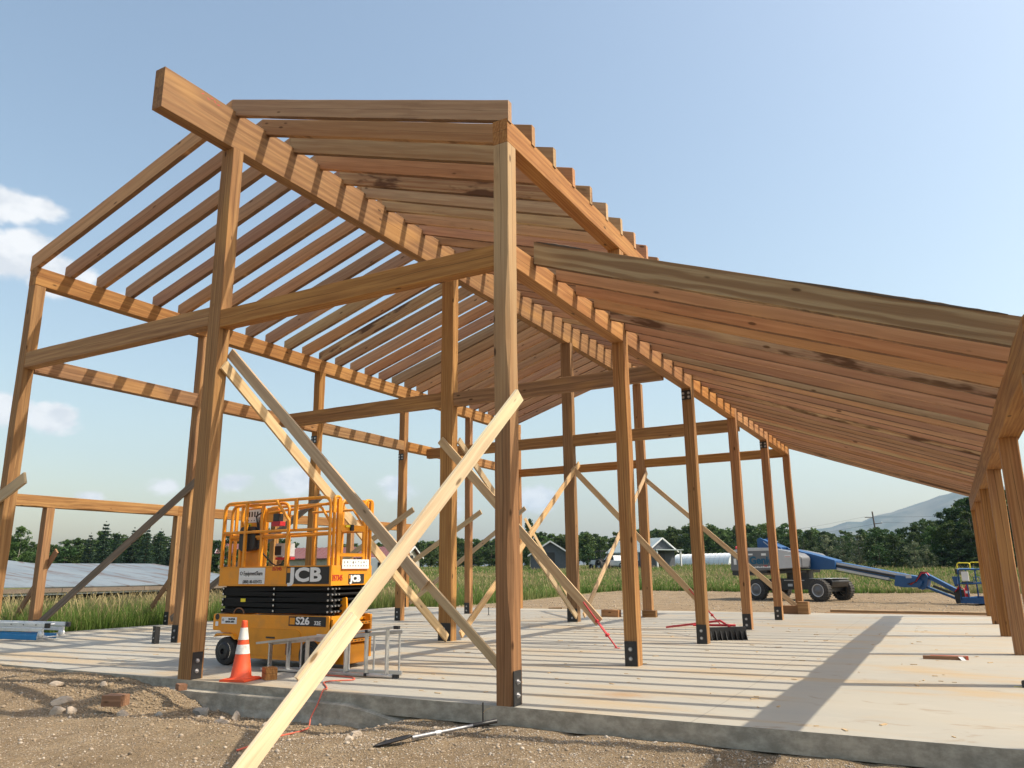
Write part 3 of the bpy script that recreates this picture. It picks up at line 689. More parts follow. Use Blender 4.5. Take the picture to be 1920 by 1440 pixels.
# scissor stack
mb=MB().mat('blackm')
for k in range(5):
    z0=.765+k*.08; 
    for (ya,yb) in ((.03,.075),(WD-.075,WD-.03)):
        a,b_=(.012,-.012) if k%2 else (-.012,.012)
        mb.bar((-2.24,(ya+yb)/2,z0+.035+a),(-.03,(ya+yb)/2,z0+.035+b_),.045,.066)
    for (ya,yb) in ((.10,.15),(WD-.15,WD-.10)):
        a,b_=(-.012,.012) if k%2 else (.012,-.012)
        mb.bar((-2.24,(ya+yb)/2,z0+.035+a),(-.03,(ya+yb)/2,z0+.035+b_),.045,.066)
    mb.tube([(-.06,.02,z0+.035),(-.06,WD-.02,z0+.035)],.022,10); mb.tube([(-2.2,.02,z0+.035),(-2.2,WD-.02,z0+.035)],.022,10)
    mb.tube([(-1.12,.015,z0+.035),(-1.12,WD-.015,z0+.035)],.02,10)
mb.box((-1.6,.25,.80),(-.5,.65,1.12)); mb.box((-2.0,.16,.78),(-.2,.20,1.13))
st=mb.build('scissor_stack',LF,bevel=.004)
for k in range(5):
    for x in (-.06,-2.2,-1.12):
        MB().mat('bolt').lathe([(.016,0),(.016,.006),(0,.007)],8,Matrix.Translation((x,.018,.8+k*.08))@Matrix.Rotation(R(90),4,'X'),False).build('pivot_pin',st)
    for y in (.06,.13,.2,.72,.82): MB().mat('bolt').lathe([(.014,0),(.012,.02),(0,.02)],8,Matrix.Translation((-.03,y,.8+k*.08))@Matrix.Rotation(R(90),4,'Y'),False).build('pivot_pin',st)
MB().mat('yel').box((-1.82,.026,.925),(-1.72,.029,.975)).build('sticker',st)
mb=MB().mat('rust').tube([(-1.84-.11*math.cos(a)*1,.028,.745+.09*math.sin(a)) for a in [k*math.pi/8 for k in range(9)]],.011,6); mb.build('beacon_hoop',st)
# platform deck
z0,z1=1.164,1.447
mb=MB().mat('orange').box((-LN,0,z0),(0,.03,z1)); mb.box((-LN,WD-.03,z0),(0,WD,z1)); mb.box((-LN,.03,z0),(-LN+.03,WD-.03,z1)); mb.box((-.03,.03,z0),(-.001,WD-.03,z1))
mb.mat('steel').box((-LN+.03,.03,1.20),(-.03,WD-.03,1.235)); mb.mat('odark').box((-LN-.004,-.006,z0-.004),(.004,-.0005,z0+.02)); mb.box((-LN-.004,-.006,z1-.018),(.004,-.0005,z1+.004))
deck=mb.build('platform_deck',LF,bevel=.004)
# stickers and writing
def sticker(x0,z0_,x1,z1_,mat,nm='sticker',par=deck,y=-.0035,th=.0025):
    return MB().mat(mat).box((x0,y-th,z0_),(x1,y,z1_)).build(nm,par)
s1=sticker(-1.86,1.19,-1.31,1.43,'white'); text('lettering','EquipmentShare',.088,Tfront(-1.76,-.008,1.345),'blacks',s1,bold=.0006,sx=.70); text('lettering','O',.075,Tfront(-1.84,-.008,1.345),'blacks',s1,bold=.001)
text('lettering','(888) 80-RENTS',.066,Tfront(-1.77,-.008,1.222),'blacks',s1,bold=.0004,sx=.92); MB().mat('lgray').box((-1.86,-.0085,1.265),(-1.31,-.007,1.268)).build('line',s1)
s2=sticker(-.87,1.19,-.04,1.435,'blacks'); text('lettering','JCB',.27,Tfront(-.80,-.008,1.312),'white',s2,bold=.010,sx=1.5)
MB().mat('odark').box((-.855,-.0085,1.35),(-.79,-.0072,1.42)).build('emblem',s2)
text('lettering','357345',.082,Tfront(-1.17,-.005,1.41),'red',deck,bold=.0008,sx=.80)
text('lettering','357345',.115,Tright(.005,.012,1.27),'red',deck,bold=.001,sx=.66)
s3=MB().mat('blacks').box((.002,.37,1.185),(.005,.72,1.325)).build('sticker',deck); text('lettering','JCB',.125,Tright(.008,.41,1.254),'white',s3,bold=.008,sx=1.15)
MB().mat('odark').box((.0055,.378,1.26),(.007,.405,1.31)).build('emblem',s3)
s4=MB().mat('white').box((.015,.20,1.40),(.022,.80,1.535)).build('warning_sticker',deck)
mb=MB().mat('blacks')
for k in range(9):
    yy=.24+.062*k; mb.box((.0225,yy,1.475+.01*(k%3)),(.0235,yy+.012+.012*(k%2),1.505)) ; mb.box((.0225,yy-.005,1.435),(.0235,yy+.022,1.447))
mb.build('pictogram',s4); MB().mat('red').box((.016,.196,1.393),(.0215,.804,1.3995)).build('sticker_edge',s4)
s5=sticker(-.77,.60,-.06,.735,'blacks',par=base); text('lettering','S26',.145,Tfront(-.63,-.008,.668),'white',s5,bold=.004,sx=1.25); text('lettering','32E',.075,Tfront(-.28,-.008,.645),'white',s5,bold=.001,sx=1.15)
MB().mat('odark').box((-.75,-.0085,.62),(-.65,-.0072,.715)).build('emblem',s5)
s6=sticker(-2.17,.60,-1.84,.70,'white',par=base); text('lettering','24-HOUR',.038,Tfront(-2.02,-.008,.67),'blacks',s6,bold=.001,sx=.9); text('lettering','RENTAL INFO',.036,Tfront(-2.08,-.008,.63),'blacks',s6,bold=.001,sx=.85); text('lettering','O',.05,Tfront(-2.155,-.008,.655),'blacks',s6)
MB().mat('blacks').lathe([(.045,0),(.045,.004),(0,.004)],16,Matrix.Translation((-2.27,-.0,.70))@Matrix.Rotation(R(90),4,'X'),False).build('tie_down_hole',base)
sticker(-2.30,.565,-2.24,.63,'white',par=base); sticker(-1.72,.30,-1.64,.42,'bluefg',par=base,y=-.013); sticker(-.22,.40,-.12,.50,'white',par=base); sticker(-.44,.28,-.36,.34,'yel',par=base)
for zz in (.30,.24): sticker(-.44,zz-.06,-.36,zz-.01,'yel',par=base)
# rails
def arcpts(p,r=.11,n=5):
    """rounded corners for an open polyline"""
    p=[V(q) for q in p]; out=[p[0]]
    for i in range(1,len(p)-1):
        a=(p[i-1]-p[i]);b_=(p[i+1]-p[i]); rr=min(r,a.length*.45,b_.length*.45); a.normalize(); b_.normalize(); s0=p[i]+a*rr; s1=p[i]+b_*rr
        for k in range(n+1): t=k/n; out.append(s0*(1-t)**2+p[i]*2*t*(1-t)+s1*t*t)
    return out+[p[-1]]
zr=2.43
def rail(y,x0,x1,zt,zm,diag=False,uprights=(),nm='guard_rail',r=.024,par=LF):
    mb=MB().mat('orange'); mb.tube(arcpts([(x0,y,z1),(x0,y,zt),(x1,y,zt),(x1,y,z1)],.14),r,8)
    mb.tube([(x0,y,zm),(x1,y,zm)],r*.9,8)
    for u in uprights: mb.bar((u,y,z1),(u,y,zt),.04,.04,up=(0,1,0))
    return mb.build(nm,par)
rail(-.005,-LN+.03,-.06,zr,1.97,uprights=(-1.78,))
mb=MB().mat('orange'); mb.tube(arcpts([(-1.12,-.03,zr-.01),(-.92,-.03,2.19),(-.85,-.03,2.12),(-.85,-.03,z1)],.06),.024,8)
mb.bar((-.85,-.03,z1),(-.85,-.03,1.9),.055,.05,up=(0,1,0)); mb.bar((-.72,-.03,1.98),(-.72,-.03,zr),.05,.04,up=(0,1,0)); mb.build('guard_rail',LF)
rail(.07,-LN+.12,-.95,zr-.04,1.90,uprights=(-1.95,-1.5)); rail(WD,-LN+.03,-.06,zr,1.97,uprights=(-1.78,-1.2,-.62))
mb=MB().mat('orange'); mb.tube(arcpts([(-1.0,.09,2.28),(-.35,.09,2.33),(-.05,.09,1.95)],.1),.02,8); mb.tube([(-1.4,.09,2.26),(-.35,.09,2.33),(-.10,.09,2.36)],.018,8); mb.tube([(-LN+.1,.09,1.86),(-.1,.09,1.90)],.018,8); mb.tube([(-1.2,WD-.06,2.3),(-.35,WD-.06,2.3),(-.05,WD-.06,1.95)],.02,8); mb.build('extension_rail',LF)
# left end rail
mb=MB().mat('orange'); mb.tube(arcpts([(-LN+.02,.02,z1),(-LN+.02,.02,zr),(-LN+.02,WD-.02,zr),(-LN+.02,WD-.02,z1)],.12),.024,8); mb.tube([(-LN+.02,.02,1.95),(-LN+.02,WD-.02,1.95)],.02,8); mb.bar((-LN+.02,.25,z1),(-LN+.02,.25,zr),.05,.03,up=(1,0,0)); mb.build('guard_rail',LF)
# right end: gate frame in two bays of flat uprights
mb=MB().mat('orange')
for y in (.035,.115,WD-.13,WD-.04): mb.bar((-.02,y,z1-.2),(-.02,y,zr-.02),.04,.032,up=(0,1,0))
mb.tube(arcpts([(-.02,.02,2.2),(-.02,.02,zr+.01),(-.02,.16,zr+.01),(-.02,.16,2.0)],.06),.022,8); mb.tube(arcpts([(-.02,WD-.17,2.1),(-.02,WD-.17,zr),(-.02,WD,zr),(-.02,WD,2.0)],.06),.022,8)
mb.tube(arcpts([(-.02,.16,2.05),(-.02,.20,zr-.03),(-.02,WD-.2,zr-.03),(-.02,WD-.17,2.05)],.1),.022,8)
mb.bar((-.02,.155,1.43),(-.02,.155,2.42),.028,.05,up=(0,1,0)); mb.bar((-.02,WD-.19,1.43),(-.02,WD-.19,2.42),.028,.05,up=(0,1,0))
mb.bar((-.02,.155,1.99),(-.02,WD-.19,1.99),.03,.09); mb.mat('odark').bar((-.02,.17,1.60),(-.02,WD-.2,1.60),.03,.05); mb.build('entry_gate',LF,bevel=.003)
MB().mat('black').box((.0,.36,1.95),(.03,.42,2.04)).mat('yel').box((-.01,.26,2.0),(.015,.35,2.03)).build('gate_latch',LF)
# control box, manual box, panel
mb=MB().mat('orange').box((-2.02,.18,1.45),(-1.66,.22,2.36)); pn=mb.build('control_panel',LF,bevel=.006)
MB().mat('white').box((-2.01,.172,2.13),(-1.68,.1785,2.335)).build('sticker',pn); MB().mat('yel').box((-2.02,.172,1.98),(-1.86,.1785,2.12)).build('sticker',pn)
mb=MB().mat('blacks')
for k in range(5): mb.box((-1.99+.06*k,.170,2.22),(-1.96+.06*k,.1715,2.30)); mb.box((-1.99+.06*k,.170,2.155),(-1.97+.06*k,.1715,2.17))
for a,b_ in ((-2.0,-1.975),(-1.96,-1.93),(-1.91,-1.88)): mb.box((a,.170,2.07),(b_,.1715,2.105)); mb.box((a,.170,2.00),(b_,.1715,2.035))
mb.build('pictogram',pn)
mb=MB().mat('black').prism(rpoly([(-1.97,1.72),(-1.97,2.0),(-1.93,2.06),(-1.66,2.06),(-1.62,2.0),(-1.62,1.76),(-1.66,1.70),(-1.9,1.68)],.03,3),.04,.16); mb.build('document_box',LF,bevel=.01)
mb=MB().mat('lgray').box((-1.48,.35,1.60),(-1.22,.5,1.80)).mat('black').box((-1.49,.34,1.62),(-1.36,.349,1.76)).mat('red').box((-1.49,.36,1.55),(-1.2,.49,1.59)); mb.tube([(-1.3,.4,1.8),(-1.3,.38,1.9),(-1.24,.38,1.92)],.01,6); mb.build('platform_socket',LF,bevel=.006)
mb=MB().mat('odark').box((-1.46,.1,2.12),(-1.22,.2,2.34)).mat('black').box((-1.28,.06,2.12),(-1.16,.16,2.24)).mat('red').box((-1.30,.05,2.05),(-1.12,.17,2.12)); mb.tube([(-1.2,.1,2.24),(-1.2,.1,2.31)],.012,6); mb.build('joystick_control',LF,bevel=.006)
mb=MB().mat('black').tube([(-1.62,.1,2.2),(-1.60,.1,1.9),(-1.58,.12,1.7),(-1.5,.3,1.5),(-1.4,.3,1.46),(-1.2,.32,1.5),(-1.15,.34,1.58)],.012,6).tube([(-1.5,.1,2.3),(-1.66,.08,2.22),(-1.62,.1,2.0)],.014,6); mb.build('cable',LF)

# ------------------------------------------------------------------ BOOM LIFT
BD=V((6.5,-2.75,0)).normalized(); bang=math.atan2(BD.y,BD.x)
BL=empty('boom_lift',(-4.32,33.31,-.2),bang); tag(BL,'blue and grey telescopic boom lift parked on dirt at the meadow edge','boom lift')
g=.2   # local z = world z + .2
def bw(x,y,r,wd,near):
    T=Matrix.Translation((x,y,r))@Matrix.Rotation(R(90),4,'X')
    mb=MB().mat('rubber').lathe([(r*.6,0),(r*.9,0),(r*.98,-.03),(r,-.05),(r,-wd+.05),(r*.98,-wd+.03),(r*.9,-wd),(r*.6,-wd),(r*.6,0)],32,T)
    for k in range(26):
        a=k*2*math.pi/26; Tk=Matrix.Translation((x,y,r))@Matrix.Rotation(a,4,'Y'); 
        mb.box((-.03,.01,r*.93),(.03,wd*.5,r*1.035),Tk@Matrix.Rotation(R(14),4,'Z')); mb.box((-.03,wd*.5,r*.93),(.03,wd-.01,r*1.035),Tk@Matrix.Rotation(R(6),4,'Y')@Matrix.Rotation(R(-10),4,'Z'))
    o=mb.build('wheel',BL)
    s=-1 if near else 1; yy=y if near else y+wd
    mb=MB().mat('lgray').lathe([(r*.60,0),(r*.57,.03),(r*.52,-.02)],28,Matrix.Translation((x,yy,r))@Matrix.Rotation(R(90) if near else R(-90),4,'X')); mb.mat('grayp').lathe([(r*.52,-.02),(r*.3,-.05),(r*.22,.02),(0,.02)],28,Matrix.Translation((x,yy,r))@Matrix.Rotation(R(90) if near else R(-90),4,'X'))
    mb.build('rim',o)
for x in (-.02,3.33):
    bw(x,-.02,.50,.36,True); bw(x+.0,2.0,.50,.36,False)
mb=MB().mat('black').prism(rpoly([(.35,.50),(.45,1.0),(.75,1.03),(3.75,1.01),(3.85,.90),(3.75,.62),(3.3,.55),(3.0,.52),(.7,.50)],.06,3),.45,1.9); mb.box((-.35,.5,.45),(.5,1.85,.85)); mb.box((-.1,.1,.42),(.1,2.2,.6)); mb.box((3.25,.1,.42),(3.45,2.2,.6)); mb.mat('lgray').box((2.75,.3,1.022),(3.84,2.0,1.035)); mb.box((1.3,.44,.93),(2.4,.449,.96)); mb.box((1.5,.44,.66),(1.75,.449,.78))
mb.build('chassis',BL,bevel=.01)
mb=MB().mat('black').lathe([(.62,1.0),(.62,1.42),(0,1.42)],24,Matrix.Translation((1.75,1.15,0)),False); mb.box((-1.2,.25,1.30),(2.3,2.1,1.44)); mb.build('slewing_ring',BL)
tp=rpoly([(-1.42,1.42),(-1.36,2.30),(-1.18,2.44),(-.3,2.52),(.9,2.49),(1.7,2.36),(2.45,2.20),(2.68,2.02),(2.66,1.52),(1.4,1.46),(-.2,1.36)],.09,3)
mb=MB().mat('grayp').prism(tp,-.05,.72); mb.prism(tp,1.55,2.3); mb.box((-1.38,.72,1.42),(-.6,1.55,2.35))
tur=mb.build('turret',BL,bevel=.05)
tl=rpoly([(-1.30,2.34),(-1.15,2.46),(-.3,2.54),(.9,2.51),(1.7,2.38),(2.50,2.22),(2.50,2.12),(1.7,2.27),(.9,2.37),(-.3,2.38)],.03,2)
MB().mat('lgray').prism(tl,-.058,.0).build('hood_stripe',tur,bevel=.01)
fr=rpoly([(1.35,1.50),(1.35,2.33),(1.7,2.27),(2.55,2.12),(2.63,1.98),(2.62,1.56)],.05,3)
MB().mat('lgray').prism(fr,-.06,-.045).build('cowl_panel',tur)
text('lettering','Genie',.50,Matrix.Translation((-.24,-.062,1.90))@Matrix.Rotation(R(90),4,'X'),'lblue',tur,bold=.02,sx=1.12)
mb=MB().mat('white').box((-.28,-.064,2.17),(-.02,-.0585,2.25)).box((.48,-.064,2.14),(.75,-.0585,2.25)).box((1.78,-.07,2.03),(2.12,-.064,2.14)).box((-1.18,-.064,1.72),(-1.02,-.0585,2.02)); 
for k in range(9): mb.box((-.05+.115*k,-.064,1.55),(.04+.115*k,-.0585,1.60+.015*(k%3)))
mb.mat('red').box((.55,-.064,1.61),(.78,-.0585,1.66)).box((1.8,-.0705,2.05),(2.1,-.0702,2.07)); mb.build('sticker',tur)
MB().mat('red').lathe([(.06,2.50),(.06,2.60),(.03,2.65),(0,2.65)],12,Matrix.Translation((-1.15,.2,0))).build('beacon',BL)
mb=MB().mat('black').prism([(-1.36,1.20),(-1.36,1.42),(.7,1.42),(.7,1.30),(-.9,1.16)],.0,2.2); mb.build('counterweight',BL)
mb=MB().mat('blue').prism(rpoly([(-.28,2.35),(-.28,2.98),(-.12,3.06),(.55,2.74),(1.1,2.50),(1.1,2.35)],.05,3),.78,.86); mb.prism(rpoly([(-.28,2.35),(-.28,2.98),(-.12,3.06),(.55,2.74),(1.1,2.50),(1.1,2.35)],.05,3),1.42,1.50); mb.bar((-.2,1.14,2.95),(1.0,1.14,2.5),.55,.1); mb.mat('lgray').tube([(.1,.77,2.85),(.5,.77,2.55),(.7,.77,2.40)],.02,6); mb.build('boom_mount',BL,bevel=.01)
# main boom: box sections narrowing
def bsec(nm,P,Q,wd,h,mt,par=BL,bev=.01): return MB().mat(mt).bar(P,Q,wd,h,up=(0,0,1)).build(nm,par,bevel=bev)
mb=MB().mat('blue').prism([(.8,2.42),(1.6,2.44),(2.7,2.17),(3.85,1.86),(3.85,1.44),(2.6,1.44),(1.0,1.9)],.80,1.48); boom=mb.build('boom',BL,bevel=.02)
bsec('boom_section',(3.6,1.14,1.68),(7.45,1.14,.97),.40,.30,'blue',boom); 
mb=MB().mat('lgray').bar((3.6,.93,1.76),(7.1,.93,1.13),.03,.09); mb.bar((3.7,.92,1.50),(6.3,.92,1.00),.05,.10); mb.mat('black').bar((3.7,.90,1.645),(7.2,.90,1.00),.06,.07); mb.bar((3.8,.90,1.37),(6.4,.90,.92),.06,.03)
mb.mat('lgray').tube([(3.62+.10*math.cos(a),.90,1.70+.09*math.sin(a)) for a in [R(60+20*k) for k in range(13)]],.018,6); mb.build('cable_track',boom)
mb=MB().mat('blue').prism(rpoly([(6.5,.72),(6.6,1.18),(7.5,1.06),(7.75,.92),(7.6,.66),(6.9,.66)],.05,3),.85,1.43); mb.mat('lgray').box((7.05,.84,1.05),(7.3,.849,1.20)); mb.box((6.2,.80,.98),(6.3,.849,1.08)); mb.build('boom_head',boom,bevel=.01)
mb=MB().mat('red'); 
for k in range(5): mb.tube([(7.2+.03*k,.82+.02*k,.78),(7.5,.80+.03*k,.92+.03*k),(7.75,.82+.02*k,1.24+.02*k),(7.95,.85+.03*k,1.26),(8.05,.87,1.15)],.016,6)
mb.mat('black').tube([(7.1,.82,.8),(7.45,.80,.9),(7.72,.82,1.3),(8.0,.85,1.3)],.02,6); mb.build('hose',boom)
jib=bsec('jib',(7.75,1.14,1.20),(9.05,1.14,.48),.22,.17,'blue',BL); bsec('jib_link',(7.5,1.14,.78),(9.15,1.14,.12),.18,.09,'blue',jib); MB().mat('black').tube([(8.1,1.0,.72),(8.9,1.0,.40)],.05,8).build('jib_cylinder',jib)
MB().mat('blue').prism(rpoly([(7.45,.62),(7.45,1.0),(7.62,1.24),(7.85,1.26),(7.95,1.1),(7.8,.62),(7.65,.55)],.05,3),.95,1.33).build('jib_knuckle',jib,bevel=.01)
mb=MB().mat('black').prism(rpoly([(8.95,.02),(8.9,.5),(9.15,.62),(9.35,.55),(9.35,.06)],.05,3),.95,1.33); mb.mat('red')
for k in range(4): mb.tube([(9.0,.88+.05*k,.5),(9.2,.85+.05*k,.75-.03*k),(9.36,.86+.05*k,.60),(9.38,.88+.05*k,.25)],.02,6)
mb.build('basket_mount',jib,bevel=.01)
# basket
bk=MB().mat('blue'); x0,x1,y0,y1=9.38,10.34,.35,2.0
bk.box((x0,y0,.06),(x1,y1,.13)); bk.box((x0,y0,.131),(x1,y0+.02,.30)); bk.box((x0,y1-.02,.131),(x1,y1,.30)); bk.box((x1-.02,y0+.021,.131),(x1,y1-.021,.3)); bk.box((x0,y0+.021,.131),(x0+.02,y1-.021,.3))
basket=bk.build('basket',BL,bevel=.005)
rb_=MB().mat('blue')
for y in (y0,y1): rb_.tube(arcpts([(x0+.05,y,.2),(x0+.05,y,1.40),(x1,y,1.40),(x1,y,.2)],.12),.03,8); rb_.tube([(x0+.05,y,.85),(x1,y,.85)],.024,8); rb_.tube([(x0+.35,y,.2),(x0+.35,y,.9)],.024,8)
for x in (x0+.05,x1): rb_.tube(arcpts([(x,y0,.2),(x,y0,1.42),(x,y1,1.42),(x,y1,.2)],.12),.03,8); rb_.tube([(x,y0,.85),(x,y1,.85)],.024,8); rb_.tube([(x,1.1,.2),(x,1.1,1.4)],.024,8)
rb_.tube(arcpts([(x0+.62,y0,.9),(x0+.62,y0,1.1),(x0+.85,y0,1.1),(x0+.85,y0,.9)],.03),.015,6)
rb_.build('basket_rail',basket)
mb=MB().mat('yel').tube(arcpts([(x0-.05,.6,1.38),(x0-.05,.6,1.66),(x0+.45,.6,1.66),(x0+.45,.6,1.38)],.1),.022,8); mb.tube(arcpts([(x0+.2,1.2,1.38),(x0+.2,1.2,1.68),(x0+.65,1.2,1.68),(x0+.65,1.2,1.38)],.1),.022,8); mb.build('crush_bar',basket)
MB().mat('white').box((x0+.16,y0+.03,.95),(x0+.42,y0+.06,1.32)).build('sticker',basket); MB().mat('black').box((x0+.1,y0+.08,.80),(x0+.55,y0+.4,.92)).box((x0-.12,.5,1.2),(x0+.04,.9,1.42)).box((x1+.02,.6,.3),(x1+.12,1.2,.6)).build('control_box',basket,bevel=.01)
MB().mat('blue').prism([(x0-.28,1.12),(x0-.05,1.12),(x0-.10,.82),(x0-.2,.72)],.5,.75).build('bracket',basket)
mb=MB().mat('red').lathe([(.0,.22),(.07,.22),(.075,.5),(.07,.62),(.025,.68),(.025,.74),(0,.74)],12,Matrix.Translation((x0+.28,y0+.08,.1))); mb.mat('white').lathe([(.076,.36),(.076,.46)],12,Matrix.Translation((x0+.28,y0+.08,.1))); mb.build('fire_extinguisher',basket)

# ------------------------------------------------------------------ CONE
cn=empty('traffic_cone',(-3.98,.26,0),R(12)); tag(cn,'orange traffic cone with two dirty white bands at the slab edge','traffic cone')
mb=MB().mat('cone').lathe([(.0,.03),(.02,.03)],4)
mb=MB().mat('cone').prism(rpoly([(-.19,0),(-.19,.022),(-.15,.034),(.15,.034),(.19,.022),(.19,0)],.006,2),-.19,.19); mb.build('base',cn,bevel=.006)
prof=lambda z:.138-(.138-.030)*z/.74
mb=MB().mat('cone'); mb.lathe([(.15,.034),(prof(.05),.055),(prof(.34),.34),(prof(.455),.455),(prof(.52),.52),(prof(.70),.70),(.036,.735),(.030,.745),(.022,.745),(.022,.70)],32); body_=mb.build('cone_body',cn)
MB().mat('conew').lathe([(prof(.33)+.0025,.33),(prof(.445)+.0025,.445)],32).build('white_band',body_); MB().mat('conew').lathe([(prof(.505)+.0025,.505),(prof(.655)+.0025,.655)],32).build('white_band',body_)

# ------------------------------------------------------------------ wood blocks
def block(x,y,z,a,b_,h,rz,mat,label,group='timber offcuts on the slab'):
    o=timber('wood_block',(-a/2,0,h/2),(a/2,0,h/2),b_,h,mat,None,wob=.003,ch=.004); T=o.matrix_basis.copy(); o.matrix_basis=Matrix.Translation((x,y,z))@Matrix.Rotation(rz,4,'Z')@T
    return tag(o,label,'wood block',group)
block(-3.70,.48,0,.19,.15,.15,R(-28),'fir','square timber offcut beside the traffic cone')
block(-4.62,14.72,0,.55,.2,.2,R(-5),'raf','long offcut lying at the left of the offcut pile behind the middle posts')
block(-4.1,14.9,0,.3,.3,.42,R(10),'redblk','tall reddish offcut standing in the pile behind the middle posts')
block(-3.5,14.9,0,.4,.2,.19,R(4),'fir','short offcut at the right end of the pile behind the middle posts')
block(-.12,17.8,0,.75,.2,.24,R(-3),'redblk','dark block lying left of the last right wall post')
block(.30,17.75,0,.30,.25,.36,R(-3),'fir','upright block standing before the foot of the last right wall post')
block(-7.9,19.3,-.2,.3,.3,.5,0,'redblk','reddish block standing on dirt behind the far left slab corner',None); block(-8.6,19.2,-.2,.5,.25,.22,.4,'rafpale','pale broken block lying on the dirt behind the slab corner',None)
block(-4.38,-1.22,-.12,.24,.17,.12,R(20),'redblk','reddish offcut half sunk in the dirt before the slab','timber offcuts in the dirt')
block(-4.17,-.50,-.03,.16,.10,.07,R(-25),'redblk','small broken reddish chunk on top of the dirt mound','timber offcuts in the dirt')
# planks beyond the slab
def plank(A,B,wd,th,mat,label,cat='plank',name='plank',group='planks behind the slab'): return tag(timber(name,A,B,wd,th,mat,None,wob=.006),label,cat,group)
plank((.7,19.15,-.06),(6.2,18.75,-.06),.26,.09,'fir','nearest long plank lying along the far slab edge'); plank((.75,20.1,-.02),(6.6,19.6,-.02),.3,.10,'rafpale','second long plank lying behind the one at the far slab edge')
plank((-5.2,18.85,-.12),(.3,18.72,-.12),.12,.1,'redblk','thin dark board along the far edge of the slab left of the blocks'); plank((1.8,21.8,-.1),(2.5,21.7,-.1),.3,.12,'redblk','short dark piece of timber lying on the dirt behind the planks')

# ------------------------------------------------------------------ step ladder on its side
LD=empty('step_ladder',(-4.5,1.12,0)); tag(LD,'aluminium step ladder lying on its side in front of the scissor lift','ladder')
def zt(x): return .37+.26*(x/2.2)
mb=MB().mat('alu'); mb.bar((0,0,.03),(2.25,.10,.03),.075,.03); mb.bar((-.12,0,zt(0)),(2.25,.10,zt(2.25)),.075,.03); mb.build('front_rail',LD,bevel=.003)
for k in range(7):
    x=.12+.335*k; mb=MB().mat('alu').box((x,-.028+.044*x,.045),(x+.024,.032+.044*x,zt(x)-.012)); mb.build('step',LD,bevel=.003)
mb=MB().mat('alu'); mb.bar((.05,.05,.03),(2.15,.42,.03),.03,.05); mb.bar((.05,.05,zt(0)),(2.15,.42,zt(2.1)-.06),.03,.05); mb.build('rear_rail',LD,bevel=.003)
for k in (1,2,3,4,5):
    x=.2+.38*k; y=.05+.176*x; MB().mat('alu').tube([(x,y,.03),(x,y,zt(x)-.04)],.014,8).build('rear_rung',LD)
mb=MB().mat('black')
for z in (.03,zt(2.25)): mb.box((2.24,.08,z-.022),(2.33,.125,z+.022))
for x in (1.46,1.8): mb.box((x,.04,zt(x)-.025),(x+.05,.11,zt(x)+.018)); mb.box((x,.04,.012),(x+.05,.11,.05))
mb.build('rubber_foot',LD,bevel=.006)
# ladder stack at the left edge
E1=empty('extension_ladder',(-13.4,2.95,0),R(5)); tag(E1,'white ladder resting on blue fibreglass rails at the left end of the slab','ladder')
mb=MB().mat('bluefg').box((-2.6,-.25,.02),(.55,-.22,.13)).box((-2.6,.2,.02),(.55,.23,.13)); mb.build('blue_rail',E1,bevel=.01)
mb=MB().mat('whiteal').box((-2.6,-.26,.19),(.75,-.225,.27)).box((-2.6,.215,.19),(.75,.25,.27)).box((-2.6,-.24,.285),(.85,-.21,.37)).box((-2.6,.2,.285),(.85,.23,.37)); mb.build('white_rail',E1,bevel=.01)
mb=MB().mat('whiteal')
for k in range(10): mb.tube([(-2.5+.33*k,-.24,.32),(-2.5+.33*k,.22,.32)],.017,8); mb.tube([(-2.4+.33*k,-.24,.07),(-2.4+.33*k,.22,.07)],.017,8)
mb.mat('blacks')
for k in range(8): mb.lathe([(.014,0),(.014,.003),(0,.003)],8,Matrix.Translation((-2.3+.4*k,-.241,.33))@Matrix.Rotation(R(90),4,'X'),False)
mb.build('rung',E1)
for y in (-.24,.23):
    MB().mat('whiteal').lathe([(.07,-.03),(.07,.03),(0,.03)],16,Matrix.Translation((.68,y,.14))@Matrix.Rotation(R(90),4,'X')).build('pulley',E1)
    MB().mat('black').box((.80,y-.03,.27),(.92,y+.03,.37)).build('ladder_foot',E1,bevel=.01)
# brackets beside first left wall post (separate angle)
mb=MB().mat('black').box((0,0,0),(.2,.012,.33)).box((.201,-.1,0),(.213,.012,.33)); mb.mat('bolt')
for z in (.1,.23):
    for x in (.05,.15): mb.lathe([(.014,0),(.014,.008),(0,.008)],8,Matrix.Translation((x,0,z))@Matrix.Rotation(R(90),4,'X'),False)
br=mb.build('steel_bracket'); br.location=(-9.99,3.42,.0); tag(br,'loose black steel angle standing against the left wall post foot','bracket')
# cord
cp=[(-3.62,1.30,.012),(-3.50,1.18,.012),(-3.30,1.06,.012),(-3.05,1.05,.012),(-2.80,1.03,.012),(-2.64,.92,.012),(-2.62,.80,.012),(-2.78,.66,.012),(-2.78,.50,.012),(-2.55,.28,.012),(-2.37,.10,.014),(-2.33,-.01,.010),(-2.32,-.10,-.12),(-2.32,-.2,-.25),(-2.25,-.3,-.30),(-2.14,-.45,-.30),(-1.98,-.72,-.30),(-1.80,-1.05,-.27),(-1.66,-1.40,-.25),(-1.56,-1.75,-.25),(-1.52,-2.0,-.25)]
def catmull(P,n=6):
    P=[V(p) for p in P]; P=[P[0]]+P+[P[-1]]; o=[]
    for i in range(1,len(P)-2):
        for k in range(n):
            t=k/n; a,b_,c,d_=P[i-1],P[i],P[i+1],P[i+2]
            o.append(.5*((2*b_)+(c-a)*t+(2*a-5*b_+4*c-d_)*t*t+(3*b_-a-3*c+d_)*t**3))
    return o+[P[-2]]
cps=[V((p[0],p[1],p[2] if p[1]>-.25 else gz1(p[0],p[1])+.012)) for p in cp]
